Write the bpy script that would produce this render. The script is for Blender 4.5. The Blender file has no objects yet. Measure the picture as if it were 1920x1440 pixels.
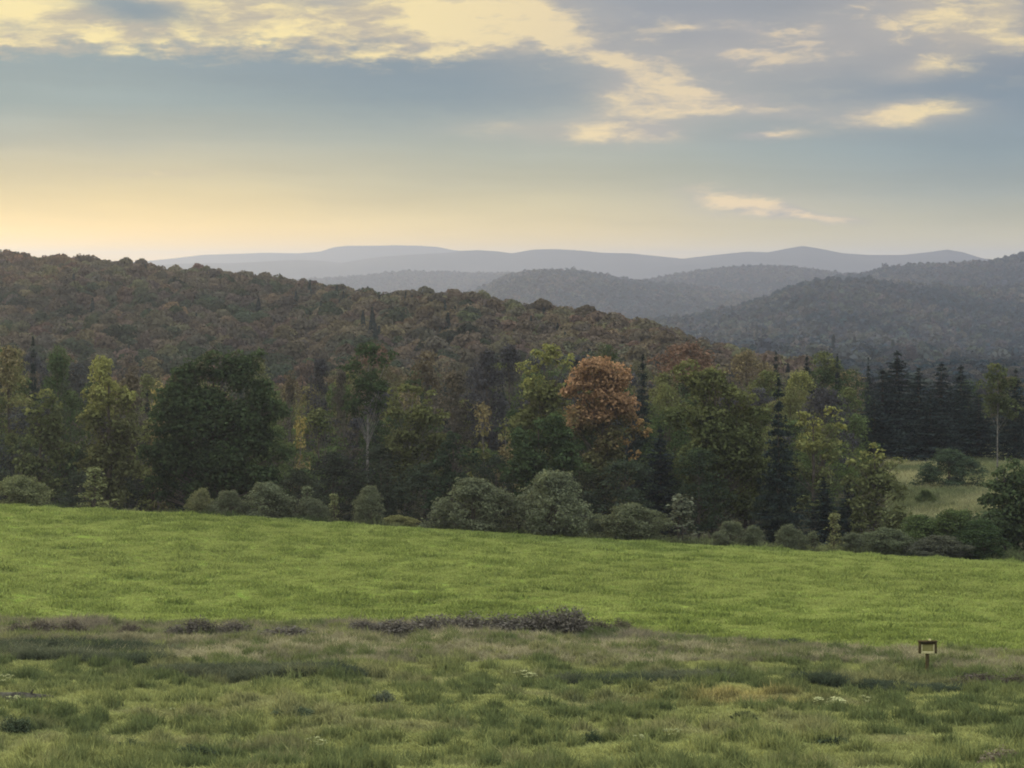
import bpy, math, random
import numpy as np
from mathutils import Vector

C = bpy.context.scene
COL = C.collection

# ------------------------------------------------------------------ camera
F = 5444.0                                  # focal length in photo pixels (1920 wide)
PITCH = math.atan(220.0 / F)                # horizon sits 220 px above the middle of the photo
cam_d = bpy.data.cameras.new("camera")
cam_d.sensor_width = 36.0
cam_d.lens = 36.0 * F / 1920.0
cam_d.clip_start = 0.5
cam_d.clip_end = 60000.0
cam = bpy.data.objects.new("camera", cam_d)
cam.location = (0, 0, 0)
cam.rotation_euler = (math.pi / 2 - PITCH, 0, 0)
COL.objects.link(cam)
C.camera = cam

C.view_settings.view_transform = 'Standard'
C.view_settings.look = 'None'
C.view_settings.gamma = 1.0
EXPOSURE = 0.0
C.view_settings.exposure = EXPOSURE
C.render.engine = 'CYCLES'
cy = C.cycles
cy.use_denoising = True
cy.max_bounces = 6
cy.diffuse_bounces = 3
cy.transmission_bounces = 4
cy.volume_bounces = 1
cy.filter_width = 1.9

SUN_EL, SUN_AZ = 13.0, -32.0                # degrees; the low sun behind the clouds, left of the view


def srgb(r, g, b):
    def f(c):
        c /= 255.0
        return c / 12.92 if c <= 0.04045 else ((c + 0.055) / 1.055) ** 2.4
    return (f(r), f(g), f(b), 1.0)


# ------------------------------------------------------------------ node expressions
class E:
    """a scalar socket with arithmetic"""
    nt = None

    def __init__(self, s):
        self.s = s

    @staticmethod
    def op(kind, *a, clamp=False):
        n = E.nt.nodes.new('ShaderNodeMath')
        n.operation = kind
        n.use_clamp = clamp
        for i, v in enumerate(a):
            if isinstance(v, E):
                E.nt.links.new(v.s, n.inputs[i])
            else:
                n.inputs[i].default_value = float(v)
        return E(n.outputs[0])

    def __add__(self, o): return E.op('ADD', self, o)
    __radd__ = __add__
    def __mul__(self, o): return E.op('MULTIPLY', self, o)
    __rmul__ = __mul__
    def __sub__(self, o): return E.op('SUBTRACT', self, o)
    def __rsub__(self, o): return E.op('SUBTRACT', o, self)
    def __truediv__(self, o): return E.op('DIVIDE', self, o)
    def clamp(self): return E.op('ADD', self, 0.0, clamp=True)


def smooth(x, a, b):
    n = E.nt.nodes.new('ShaderNodeMapRange')
    n.interpolation_type = 'SMOOTHSTEP'
    E.nt.links.new(x.s, n.inputs['Value'])
    n.inputs['From Min'].default_value = a
    n.inputs['From Max'].default_value = b
    return E(n.outputs['Result'])


def combine(x, y, z):
    n = E.nt.nodes.new('ShaderNodeCombineXYZ')
    for i, v in enumerate((x, y, z)):
        if isinstance(v, E):
            E.nt.links.new(v.s, n.inputs[i])
        else:
            n.inputs[i].default_value = v
    return n.outputs[0]


def noise(vec, scale, detail=4, rough=0.55, dist=0.0):
    n = E.nt.nodes.new('ShaderNodeTexNoise')
    E.nt.links.new(vec, n.inputs['Vector'])
    n.inputs['Scale'].default_value = scale
    n.inputs['Detail'].default_value = detail
    n.inputs['Roughness'].default_value = rough
    n.inputs['Distortion'].default_value = dist
    return E(n.outputs['Fac'])


def ramp(x, stops, interp='LINEAR'):
    n = E.nt.nodes.new('ShaderNodeValToRGB')
    cr = n.color_ramp
    cr.interpolation = interp
    while len(cr.elements) < len(stops):
        cr.elements.new(0.5)
    for e, (p, c) in zip(cr.elements, stops):
        e.position = p
        e.color = c
    E.nt.links.new(x.s, n.inputs['Fac'])
    return n.outputs['Color']


def mix(fac, a, b, mode='MIX'):
    n = E.nt.nodes.new('ShaderNodeMix')
    n.data_type = 'RGBA'
    n.blend_type = mode
    if isinstance(fac, E):
        E.nt.links.new(fac.s, n.inputs[0])
    else:
        n.inputs[0].default_value = fac
    for v, k in ((a, 6), (b, 7)):
        if isinstance(v, tuple):
            n.inputs[k].default_value = v
        else:
            E.nt.links.new(v, n.inputs[k])
    return n.outputs[2]


def gain_rgb(col, f):
    n = E.nt.nodes.new('ShaderNodeVectorMath')
    n.operation = 'SCALE'
    E.nt.links.new(col, n.inputs[0])
    E.nt.links.new(f.s, n.inputs['Scale'])
    return n.outputs[0]


# ------------------------------------------------------------------ sky
world = bpy.data.worlds.new("World")
C.world = world
world.use_nodes = True
nt = world.node_tree
nt.nodes.clear()
E.nt = nt
tc = nt.nodes.new('ShaderNodeTexCoord')
sep = nt.nodes.new('ShaderNodeSeparateXYZ')
nt.links.new(tc.outputs['Generated'], sep.inputs[0])
dx, dy, dz = (E(sep.outputs[i]) for i in range(3))
az0 = E.op('ARCTAN2', dx, dy) * 57.2958          # degrees right of north
el0 = E.op('ARCSINE', dz) * 57.2958
PXD = F * math.pi / 180.0                        # photo pixels per degree

warpv = combine(az0 * 0.45, el0 * 1.3, 3.7)
w1 = noise(warpv, 0.9, 4, 0.6) - 0.5
w2 = noise(combine(az0 * 0.45, el0 * 1.3, 11.3), 0.9, 4, 0.6) - 0.5
w3 = noise(combine(az0 * 0.8, el0 * 2.6, 5.3), 2.2, 4, 0.6) - 0.5
az = az0 + w1 * 0.9 + w3 * 0.6
el = el0 + w2 * 0.40 + w3 * 0.24


def blob(px, py, rx, ry, rot=0.0, a=None, e=None):
    """soft elliptical patch of sky; photo pixels become degrees of azimuth and elevation"""
    a = a or az
    e = e or el
    u = a - (px - 960) / PXD
    v = e - (500 - py) / PXD
    if rot:
        c, s = math.cos(math.radians(rot)), math.sin(math.radians(rot))
        u, v = u * c + v * s, v * c - u * s
    u = u * (PXD / rx)
    v = v * (PXD / ry)
    return E.op('EXPONENT', (u * u + v * v) * -1.0)


def total(lst):
    t = lst[0]
    for k in lst[1:]:
        t = t + k
    return t


elr = (el0 + w2 * 0.25) / 8.0
left = ramp(elr, [(0.0, srgb(255, 222, 128)), (0.09, srgb(250, 220, 138)), (0.20, srgb(214, 198, 150)),
                  (0.31, srgb(176, 177, 160)), (0.40, srgb(150, 164, 161)), (0.55, srgb(140, 156, 160)), (1.0, srgb(170, 172, 172))])
midc = ramp(elr, [(0.0, srgb(242, 216, 140)), (0.09, srgb(224, 206, 148)), (0.20, srgb(188, 185, 157)),
                  (0.31, srgb(162, 171, 162)), (0.42, srgb(142, 158, 162)), (0.55, srgb(146, 154, 162)), (1.0, srgb(170, 172, 172))])
right = ramp(elr, [(0.0, srgb(216, 204, 154)), (0.09, srgb(192, 188, 157)), (0.18, srgb(160, 168, 160)),
                   (0.28, srgb(145, 161, 164)), (0.38, srgb(130, 147, 160)), (0.55, srgb(138, 144, 157)), (1.0, srgb(170, 172, 172))])
base = mix(smooth(az0, -9.0, 0.5), left, midc)
base = mix(smooth(az0, -0.5, 8.0), base, right)
streak = noise(combine(az0 * 0.16 + el0 * 0.35, el0 * 1.5 + w2 * 0.5, 2.2), 1.3, 4, 0.5)
base = gain_rgb(base, 0.87 + streak * 0.26)
# blue-grey clear gaps
gap = total([blob(980, 155, 330, 75, 0), blob(560, 125, 330, 55, 0) * 0.5, blob(1600, 170, 330, 45, 2) * 0.75,
             blob(1860, 230, 160, 140) * 0.55, blob(1480, 30, 200, 60) * 0.35, blob(260, 25, 90, 32, -8) * 0.5]).clamp()
base = mix(gap * 0.75, base, srgb(117, 138, 152))
# lit clouds
fine = noise(combine(az0 * 0.55 + w1 * 1.2, el0 * 1.8 + w2 * 0.8, 1.1), 1.5, 6, 0.6)
wisp = noise(combine(az0 * 0.42 + el0 * 0.3 + w1 * 0.9, el0 * 1.7 - az0 * 0.10 + w3 * 0.5, 7.7), 1.3, 6, 0.58)
edge = smooth(el0 + w2 * 1.1 + w3 * 0.9 + (az0 + 10.0) * -0.012, 3.8, 4.5)
leftband = edge * (1.0 - smooth(az0 + w1 * 3.0 + el0 * -0.6, -3.8, 0.0))
hole = blob(250, 22, 130, 30, -8) + blob(640, -5, 160, 25) * 0.5 + blob(40, 60, 60, 14) * 0.35
bandA = leftband * (1.0 - hole * 0.95) * (0.50 + wisp * 1.0)
bandB = total([blob(900, 50, 190, 52, -6), blob(1060, 70, 140, 26, -24) * 0.75, blob(1165, 118, 75, 14, -26) * 0.85])
bandC = total([blob(1195, 195, 90, 52) * 0.75, blob(1165, 250, 110, 22) * 0.85, blob(1290, 175, 160, 22, -8) * 0.5, blob(1360, 208, 150, 16, -4) * 0.45,
               blob(1710, 214, 105, 24, 6) * 0.85, blob(1620, 228, 160, 22) * 0.25, blob(1450, 257, 66, 10) * 0.75, blob(1440, 388, 140, 15, -11) * 0.85,
               blob(1540, 412, 90, 9, -4) * 0.4, blob(1340, 385, 110, 26) * 0.28,
               blob(1295, 52, 44, 11) * 0.6, blob(1400, 58, 56, 18, -14) * 0.6, blob(1385, 104, 64, 13, -10) * 0.65,
               blob(1525, 66, 40, 11) * 0.5, blob(960, 245, 100, 22) * 0.3, blob(1740, 125, 110, 22, 10) * 0.65, blob(300, 328, 150, 9) * 0.34,
               blob(1500, 120, 200, 40) * 0.22, blob(1230, 110, 120, 40, -20) * 0.3])
bandD = total([blob(1790, 40, 110, 34) * 0.9, blob(1880, 85, 130, 18, -4) * 0.95, blob(1650, 10, 120, 24) * 0.5, blob(1900, 20, 50, 30) * 0.4])
soft = total([blob(1340, 110, 360, 60) * 0.30, blob(1300, 195, 260, 45) * 0.34, blob(1680, 60, 260, 60) * 0.34, blob(1650, 225, 220, 30) * 0.22,
              blob(1150, 240, 160, 40) * 0.25, blob(960, 245, 140, 26) * 0.22, blob(1420, 385, 230, 30) * 0.24]) * (0.55 + wisp * 0.9)
base = mix(soft.clamp(), base, srgb(206, 196, 176))
broken = smooth(wisp + (fine - 0.5) * 0.5, 0.50, 0.72) * blob(1540, 70, 460, 95) * 0.55
dens = broken + bandA + bandB * 0.9 * (0.45 + wisp * 0.7 + fine * 0.4) + (bandC * 1.3 + bandD * 1.25) * (0.55 + wisp * 0.6 + fine * 0.3)
warm = (1.0 - smooth(az0, -6.0, 5.0)) * 0.85 + smooth(az0, 6.0, 9.0) * 0.4
cl_lo = mix(warm.clamp(), srgb(176, 173, 170), srgb(198, 184, 158))
cl_hi = mix(warm.clamp(), srgb(238, 216, 176), srgb(255, 235, 168))
cloud = mix(smooth(dens * 0.5 + (wisp - 0.5) * 1.6 + (fine - 0.5) * 1.4, 0.12, 0.82), cl_lo, cl_hi)
sky = mix(smooth(dens, -0.02, 1.12) * 0.96, base, cloud)
# lilac grey veil between the broken clouds on the right
veil = blob(1400, 80, 420, 110) * (0.2 + wisp * 0.8)
sky = mix(veil * 0.45, sky, srgb(166, 164, 168))
# glow of the hidden sun low at the left
lowglow = E.op('EXPONENT', el0 * -1.15) * (1.0 - smooth(az0, -10.0, 11.0) * 0.6)
sky = mix(lowglow.clamp(), sky, mix(1.0, sky, (1.7, 1.38, 0.75, 1), 'MULTIPLY'))
# above the frame: a bright overcast that lights the land
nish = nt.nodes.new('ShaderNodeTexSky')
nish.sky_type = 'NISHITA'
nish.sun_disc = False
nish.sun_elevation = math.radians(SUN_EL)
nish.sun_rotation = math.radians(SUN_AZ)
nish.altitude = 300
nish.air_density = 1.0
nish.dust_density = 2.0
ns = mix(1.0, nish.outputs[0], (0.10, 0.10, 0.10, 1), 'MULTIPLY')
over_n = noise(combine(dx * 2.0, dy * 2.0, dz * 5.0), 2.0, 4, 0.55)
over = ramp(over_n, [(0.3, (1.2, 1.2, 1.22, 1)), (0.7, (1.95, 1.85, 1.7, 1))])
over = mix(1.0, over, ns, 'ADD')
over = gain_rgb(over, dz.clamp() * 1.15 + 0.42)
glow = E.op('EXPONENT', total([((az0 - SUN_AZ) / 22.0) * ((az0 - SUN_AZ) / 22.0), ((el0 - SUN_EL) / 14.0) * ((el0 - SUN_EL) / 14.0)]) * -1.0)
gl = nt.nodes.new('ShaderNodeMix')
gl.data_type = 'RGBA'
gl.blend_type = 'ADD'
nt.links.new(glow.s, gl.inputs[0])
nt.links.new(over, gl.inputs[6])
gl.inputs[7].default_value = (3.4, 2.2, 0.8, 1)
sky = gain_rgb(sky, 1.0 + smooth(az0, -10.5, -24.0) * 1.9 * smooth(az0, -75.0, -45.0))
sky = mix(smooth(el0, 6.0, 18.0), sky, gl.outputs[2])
sky = mix(smooth(el0, -0.6, -2.5), sky, (0.05, 0.06, 0.035, 1))
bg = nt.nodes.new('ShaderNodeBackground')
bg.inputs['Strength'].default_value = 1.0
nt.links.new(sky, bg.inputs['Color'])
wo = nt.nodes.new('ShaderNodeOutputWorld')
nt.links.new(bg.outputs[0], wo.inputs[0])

# ------------------------------------------------------------------ sun behind thin cloud
sd = bpy.data.lights.new("sun", 'SUN')
sd.energy = 3.0
sd.angle = math.radians(9)
sd.color = (1.0, 0.77, 0.44)
sun = bpy.data.objects.new("sun", sd)
dirv = Vector((math.sin(math.radians(SUN_AZ)) * math.cos(math.radians(SUN_EL)),
               math.cos(math.radians(SUN_AZ)) * math.cos(math.radians(SUN_EL)), math.sin(math.radians(SUN_EL))))
sun.rotation_euler = dirv.to_track_quat('Z', 'Y').to_euler()
sun.location = (-60, 80, 60)
COL.objects.link(sun)


# ================================================================== helpers
def tag(o, label, cat=None, group=None, kind=None):
    o['label'] = label
    if cat: o['category'] = cat
    if group: o['group'] = group
    if kind: o['kind'] = kind
    return o


def ray(px, py, d):
    """world x, z of the photo pixel at the distance y = d"""
    a, b = (px - 960) / F, (720 - py) / F
    cp, sp = math.cos(PITCH), math.sin(PITCH)
    yy = cp + b * sp
    zz = -sp + b * cp
    return a * d / yy, zz * d / yy


def _hash(ix, iy, seed):
    n = (ix.astype(np.int64) * 374761393 + iy.astype(np.int64) * 668265263 + seed * 1442695041) & 0x7fffffff
    n = ((n ^ (n >> 13)) * 1274126177) & 0x7fffffff
    return ((n ^ (n >> 16)) & 0xffff) / 65535.0


def vnoise(x, y, seed=0):
    x = np.asarray(x, float); y = np.asarray(y, float)
    ix, iy = np.floor(x), np.floor(y)
    fx, fy = x - ix, y - iy
    fx = fx * fx * (3 - 2 * fx); fy = fy * fy * (3 - 2 * fy)
    a = _hash(ix, iy, seed); b = _hash(ix + 1, iy, seed)
    c = _hash(ix, iy + 1, seed); d = _hash(ix + 1, iy + 1, seed)
    return (a * (1 - fx) + b * fx) * (1 - fy) + (c * (1 - fx) + d * fx) * fy


def fbm(x, y, oct=4, seed=0, gain=0.5):
    t, amp, s = 0.0, 1.0, 0.0
    for k in range(oct):
        t = t + amp * vnoise(np.asarray(x) * 2 ** k + 17.3 * k, np.asarray(y) * 2 ** k - 9.1 * k, seed + k * 7)
        s += amp
        amp *= gain
    return t / s


def sstep(a, b, x):
    t = np.clip((np.asarray(x, float) - a) / (b - a), 0, 1)
    return t * t * (3 - 2 * t)


def mesh(name, V, faces, mat=None, smooth_=False):
    """faces: list of (n,k) index arrays"""
    me = bpy.data.meshes.new(name)
    V = np.ascontiguousarray(V, dtype=np.float32)
    me.vertices.add(len(V))
    me.vertices.foreach_set('co', V.ravel())
    if faces:
        loops = np.concatenate([np.asarray(f).ravel() for f in faces]).astype(np.int32)
        sizes = np.concatenate([np.full(len(f), np.asarray(f).shape[1]) for f in faces]).astype(np.int32)
        starts = np.concatenate([[0], np.cumsum(sizes)[:-1]]).astype(np.int32)
        me.loops.add(len(loops))
        me.loops.foreach_set('vertex_index', loops)
        me.polygons.add(len(sizes))
        me.polygons.foreach_set('loop_start', starts)
        me.polygons.foreach_set('loop_total', sizes)
        if smooth_:
            me.polygons.foreach_set('use_smooth', np.ones(len(sizes), dtype=bool))
    me.update(calc_edges=True)
    me.validate()
    if mat: me.materials.append(mat)
    return me


def link(name, me, parent=None, loc=(0, 0, 0)):
    o = bpy.data.objects.new(name, me)
    o.location = loc
    COL.objects.link(o)
    if parent: o.parent = parent
    return o


class MB:
    def __init__(self):
        self.V, self.F, self.n = [], {}, 0

    def add(self, V, F):
        V = np.asarray(V, float); F = np.asarray(F)
        self.V.append(V)
        self.F.setdefault(F.shape[1], []).append(F + self.n)
        self.n += len(V)

    def tube(self, pts, radii, k=6):
        pts = [np.asarray(p, float) for p in pts]
        rows = []
        for i, (p, r) in enumerate(zip(pts, radii)):
            d = pts[min(i + 1, len(pts) - 1)] - pts[max(i - 1, 0)]
            d = d / (np.linalg.norm(d) + 1e-9)
            a = np.cross(d, (0.31, 0.17, 0.93) if abs(d[2]) < 0.9 else (1, 0, 0.1)); a /= np.linalg.norm(a)
            b = np.cross(d, a)
            for j in range(k):
                t = 2 * math.pi * j / k
                rows.append(p + r * (a * math.cos(t) + b * math.sin(t)))
        n = len(pts)
        F = [(i * k + j, i * k + (j + 1) % k, (i + 1) * k + (j + 1) % k, (i + 1) * k + j) for i in range(n - 1) for j in range(k)]
        self.add(rows, F)

    def box(self, x0, x1, y0, y1, z0, z1):
        V = [(x, y, z) for z in (z0, z1) for y in (y0, y1) for x in (x0, x1)]
        self.add(V, [(0, 2, 3, 1), (4, 5, 7, 6), (0, 1, 5, 4), (2, 6, 7, 3), (0, 4, 6, 2), (1, 3, 7, 5)])

    def quads(self, P, N, size, rng, aspect=0.62):
        P = np.asarray(P, float); n = len(P)
        N = N / (np.linalg.norm(N, axis=1, keepdims=True) + 1e-9)
        T = np.cross(N, rng.normal(size=(n, 3))); T /= (np.linalg.norm(T, axis=1, keepdims=True) + 1e-9)
        B = np.cross(N, T)
        s = np.asarray(size, float).reshape(-1, 1) * np.ones((n, 1)) * 0.5
        bend = N * s * 0.35
        V = np.stack([P - T * s - bend, P - B * s * aspect, P + T * s - bend, P + B * s * aspect], 1).reshape(-1, 3)
        F = np.arange(4 * n).reshape(n, 4)
        self.add(V, F)

    def build(self, name, mat, smooth_=False):
        return mesh(name, np.concatenate(self.V), [np.concatenate(v) for v in self.F.values()], mat, smooth_)


# ================================================================== materials
def new_mat(name):
    m = bpy.data.materials.new(name)
    m.use_nodes = True
    m.node_tree.nodes.clear()
    E.nt = m.node_tree
    return m


def node(t, **kw):
    n = E.nt.nodes.new(t)
    for k, v in kw.items():
        setattr(n, k, v)
    return n


def out(sh):
    o = node('ShaderNodeOutputMaterial')
    E.nt.links.new(sh, o.inputs['Surface'])


def leaf_shader(col, transl=0.35):
    d = node('ShaderNodeBsdfDiffuse')
    t = node('ShaderNodeBsdfTranslucent')
    E.nt.links.new(col, d.inputs['Color'])
    E.nt.links.new(col, t.inputs['Color'])
    m = node('ShaderNodeMixShader')
    m.inputs[0].default_value = transl
    E.nt.links.new(d.outputs[0], m.inputs[1])
    E.nt.links.new(t.outputs[0], m.inputs[2])
    out(m.outputs[0])


def island():
    g = node('ShaderNodeNewGeometry')
    return E(g.outputs['Random Per Island'])


def objpos():
    t = node('ShaderNodeTexCoord')
    return t


def gain(col, f):
    """multiply a colour by a scalar expression"""
    n = node('ShaderNodeVectorMath', operation='SCALE')
    E.nt.links.new(col, n.inputs[0])
    E.nt.links.new(f.s, n.inputs['Scale'])
    return n.outputs[0]


def attr(name, kind):
    a = node('ShaderNodeAttribute', attribute_type=kind, attribute_name=name)
    return a


# leaves of single trees: the object's own colour, turning to the autumn colour where the noise says so
M_leaf = new_mat('foliage')
oi = node('ShaderNodeObjectInfo')
tcn = objpos()
gsep = node('ShaderNodeSeparateXYZ'); E.nt.links.new(tcn.outputs['Generated'], gsep.inputs[0])
tip = attr('turned_colour', 'OBJECT')
amt = E(attr('turned_amount', 'OBJECT').outputs['Fac'])
nz = noise(tcn.outputs['Object'], 0.42, 3, 0.6)
turn = smooth(E(gsep.outputs[2]) + (nz - 0.5) * 1.1 + amt, 0.93, 1.27)
c = mix(turn, oi.outputs['Color'], tip.outputs['Color'])
n2 = noise(tcn.outputs['Object'], 0.8, 2, 0.5)
leaf_shader(gain(c, (0.55 + island() * 0.9) * (0.62 + n2 * 0.76)), 0.32)

M_needle = new_mat('needles')
oi = node('ShaderNodeObjectInfo')
leaf_shader(gain(oi.outputs['Color'], 0.55 + island() * 0.9), 0.12)

# crowns of the forest masses: colour carried by each copy
M_mass = new_mat('forest_foliage')
ti = attr('tint', 'INSTANCER')
leaf_shader(gain(ti.outputs['Color'], 0.72 + island() * 0.56), 0.25)

M_grass = new_mat('grass_blades')
ti = attr('tint', 'INSTANCER')
leaf_shader(gain(ti.outputs['Color'], 0.65 + island() * 0.7), 0.42)


def bark(name, c1, c2, sc=2.0):
    m = new_mat(name)
    t = objpos()
    col = ramp(noise(t.outputs['Object'], sc, 5, 0.65), [(0.35, c1), (0.68, c2)])
    d = node('ShaderNodeBsdfDiffuse')
    E.nt.links.new(col, d.inputs[0])
    out(d.outputs[0])
    return m


M_bark = bark('bark', (0.035, 0.030, 0.025, 1), (0.11, 0.095, 0.08, 1))
M_birch = bark('pale_bark', (0.07, 0.066, 0.06, 1), (0.19, 0.185, 0.17, 1), 3.0)
M_wood = bark('dark_wood', (0.035, 0.03, 0.014, 1), (0.085, 0.07, 0.035, 1), 9.0)
M_pale = bark('pale_wood', (0.42, 0.40, 0.20, 1), (0.60, 0.57, 0.32, 1), 12.0)
M_panel = bark('board', (0.19, 0.19, 0.07, 1), (0.26, 0.25, 0.10, 1), 14.0)
M_petal = bark('petals', (0.22, 0.25, 0.11, 1), (0.38, 0.40, 0.21, 1), 9.0)
M_log = bark('weathered_log', (0.03, 0.028, 0.024, 1), (0.10, 0.10, 0.075, 1), 4.0)


def ground_mat(name, stops, sc, stretch=(1, 1, 1), detail=6, bump=0.0, bsc=3.0):
    m = new_mat(name)
    t = objpos()
    mp = node('ShaderNodeMapping')
    mp.inputs['Scale'].default_value = stretch
    E.nt.links.new(t.outputs['Object'], mp.inputs['Vector'])
    v = mp.outputs[0]
    f = noise(v, sc, detail, 0.62)
    col = ramp(f, stops)
    d = node('ShaderNodeBsdfDiffuse')
    E.nt.links.new(col, d.inputs[0])
    out(d.outputs[0])
    return m


M_meadow = ground_mat('meadow_soil', [(0.3, (0.050, 0.066, 0.026, 1)), (0.7, (0.11, 0.135, 0.048, 1))], 1.2, (1, 0.4, 1))
M_field = ground_mat('field_turf', [(0.3, (0.085, 0.135, 0.024, 1)), (0.7, (0.155, 0.205, 0.045, 1))], 0.5, (1, 0.4, 1))
M_floor = ground_mat('forest_floor', [(0.3, (0.020, 0.022, 0.014, 1)), (0.7, (0.045, 0.042, 0.026, 1))], 0.05)
M_clear = ground_mat('clearing_turf', [(0.3, (0.13, 0.14, 0.065, 1)), (0.7, (0.22, 0.21, 0.11, 1))], 0.35, (1, 0.4, 1))
M_hill = ground_mat('hill_soil', [(0.3, (0.03, 0.028, 0.018, 1)), (0.7, (0.06, 0.052, 0.034, 1))], 0.02)
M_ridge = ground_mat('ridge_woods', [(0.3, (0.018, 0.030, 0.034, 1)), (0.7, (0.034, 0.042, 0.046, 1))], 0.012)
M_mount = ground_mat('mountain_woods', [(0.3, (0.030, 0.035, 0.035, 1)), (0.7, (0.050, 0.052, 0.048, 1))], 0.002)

# ================================================================== terrain
yk = np.array([0, 60, 78, 110, 135, 140, 150, 185, 225, 250, 280, 400, 450, 1000, 2000, 3000, 20000], float)
zk = np.array([-1.7, -11.2, -13.5, -15.75, -17.35, -17.65, -18.1, -19.25, -20.75, -24.0, -25.3, -26.5, -27, -36, -72, -79, -80], float)
tk = np.array([0, 0, 0, 0.004, 0.012, 0.013, 0.019, 0.040, 0.0625, 0.010, -0.020, -0.026, 0, 0, 0, 0, 0], float)


def edge_near(x):                 # where the mown field starts
    return np.interp(x, [-40, -24, 0, 5, 11, 19, 26, 40], [141, 140, 138.5, 137, 131.5, 126, 122, 116]) + 1.6 * (fbm(x / 5.0, x * 0, 3, 5) - 0.5)


def edge_far(x):                  # where the mown field ends
    return 225.0 + 0.0 * x + 1.2 * (fbm(x / 9.0, x * 0 + 4, 2, 9) - 0.5)


def G0(x, y):
    """broad shape of the land"""
    x = np.asarray(x, float); y = np.asarray(y, float)
    yy = np.clip(y, 0, None)
    z = np.interp(yy, yk, zk)
    t = np.interp(yy, yk, tk)
    return z - t * 70 * np.tanh(x / 70.0)


def G(x, y):
    x = np.asarray(x, float); y = np.asarray(y, float)
    z = G0(x, y)
    near = sstep(50, 70, y) * (1 - sstep(215, 224, y)) * np.exp(-(x / 110.0) ** 4)
    lump = 0.30 * (fbm(x / 2.6, y / 4.5, 4, 21) - 0.5) + 0.25 * (fbm(x / 9, y / 14, 2, 22) - 0.5)
    rough = 1.0 + 0.9 * (1 - sstep(128, 142, y))
    z = z + near * lump * rough
    far = sstep(235, 265, y) * (1 - sstep(1500, 3000, y))
    return z + far * 1.2 * (fbm(x / 22, y / 22, 3, 31) - 0.5)


azs = np.radians(np.concatenate([np.linspace(-180, -40, 15)[:-1], np.linspace(-40, -13, 28)[:-1], np.linspace(-13, 13, 291),
                                 np.linspace(13, 40, 28)[1:], np.linspace(40, 180, 15)[1:]]))
rs = np.concatenate([[0.3, 8, 20, 35, 48, 58], np.arange(64, 228, 0.42), np.geomspace(229, 460, 90), np.geomspace(470, 17500, 44)])
R_, A_ = np.meshgrid(rs, azs, indexing='ij')
X_, Y_ = R_ * np.sin(A_), R_ * np.cos(A_)
Z_ = G(X_, Y_)
V = np.stack([X_, Y_, Z_], -1).reshape(-1, 3)
nr, na = R_.shape
i0 = (np.arange(nr - 1)[:, None] * na + np.arange(na - 1)[None, :]).ravel()
Fq = np.stack([i0, i0 + 1, i0 + na + 1, i0 + na], 1)
cx = V[Fq].mean(1)
infield = (cx[:, 1] > edge_near(cx[:, 0])) & (cx[:, 1] < edge_far(cx[:, 0])) & (np.abs(cx[:, 0]) < 150)
inmead = (cx[:, 1] <= edge_near(cx[:, 0])) | ((np.abs(cx[:, 0]) >= 150) & (cx[:, 1] < 225))
clr_px = cx[:, 0] / np.maximum(cx[:, 1], 1) * F + 960
inclear = (cx[:, 1] > 262) & (cx[:, 1] < 392) & (clr_px > 1660) & (clr_px < 2500)


def submesh(name, sel, mat):
    f = Fq[sel][:, ::-1]
    used, inv = np.unique(f, return_inverse=True)
    return link(name, mesh(name, V[used], [inv.reshape(f.shape)], mat, True))


tag(submesh('meadow', inmead, M_meadow), 'rough uncut meadow ground at the front of the view', 'meadow', kind='structure')
tag(submesh('field', infield, M_field), 'bright green mown field sloping down to the right', 'field', kind='structure')
tag(submesh('clearing', inclear & ~infield & ~inmead, M_clear), 'pale dry grass clearing among the woods at the right', 'clearing', kind='structure')
tag(submesh('ground', ~(infield | inmead | inclear), M_floor), 'dark forest floor and valley reaching to the horizon', 'ground', kind='structure')


def prof(pts):
    p = np.array(pts, float)
    return lambda px: np.interp(px, p[:, 0], p[:, 1])


class Ridge:
    """a ridge of land whose crest, seen from the view point, follows the photo's skyline"""

    def __init__(self, pts, dist, near, far, zb, canopy, spur=0.25, seed=1, foot=None):
        self.p, self.dist, self.near, self.far, self.zb, self.can = prof(pts), prof(dist), near, far, zb, canopy
        self.spur, self.seed, self.foot = spur, seed, foot

    def height(self, px, t):
        """t: -1 near foot, 0 crest, 1 far foot"""
        d0 = self.dist(px)
        near = d0 - self.foot if self.foot else self.near
        d = np.where(t < 0, d0 + t * near, d0 + t * self.far)
        zc = (500 - self.p(px)) / F * d0 - self.can
        s = np.abs(t)
        x = (px - 960) / F * d
        sp = (fbm(x / (self.near * 0.35), d / (self.near * 0.8), 3, self.seed) - 0.5) * 2
        s2 = np.clip(s + self.spur * sp * s * (1 - s) * 2, 0, 1)
        pr = 0.5 + 0.5 * np.cos(np.pi * s2 ** 0.85)
        zb = self.zb(d) if callable(self.zb) else self.zb
        return x, d, zb + (zc - zb) * pr

    def build(self, name, px0, px1, n, mat, m1=50, m2=12):
        px = np.linspace(px0, px1, n)
        t = np.concatenate([np.linspace(-1, 0, m1)[:-1], np.linspace(0, 1, m2)])
        T, P = np.meshgrid(t, px, indexing='ij')
        x, d, z = self.height(P, T)
        fade = np.minimum(sstep(px0, px0 + 0.06 * (px1 - px0), P), 1) * 1.0
        V = np.stack([x, d, z], -1).reshape(-1, 3)
        nr, na = T.shape
        i0 = (np.arange(nr - 1)[:, None] * na + np.arange(na - 1)[None, :]).ravel()
        Fq = np.stack([i0, i0 + 1, i0 + na + 1, i0 + na], 1)
        o = link(name, mesh(name, V, [Fq], mat, True))
        return o


def vz(d):
    return np.interp(d, yk, zk) - 3.0


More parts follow.
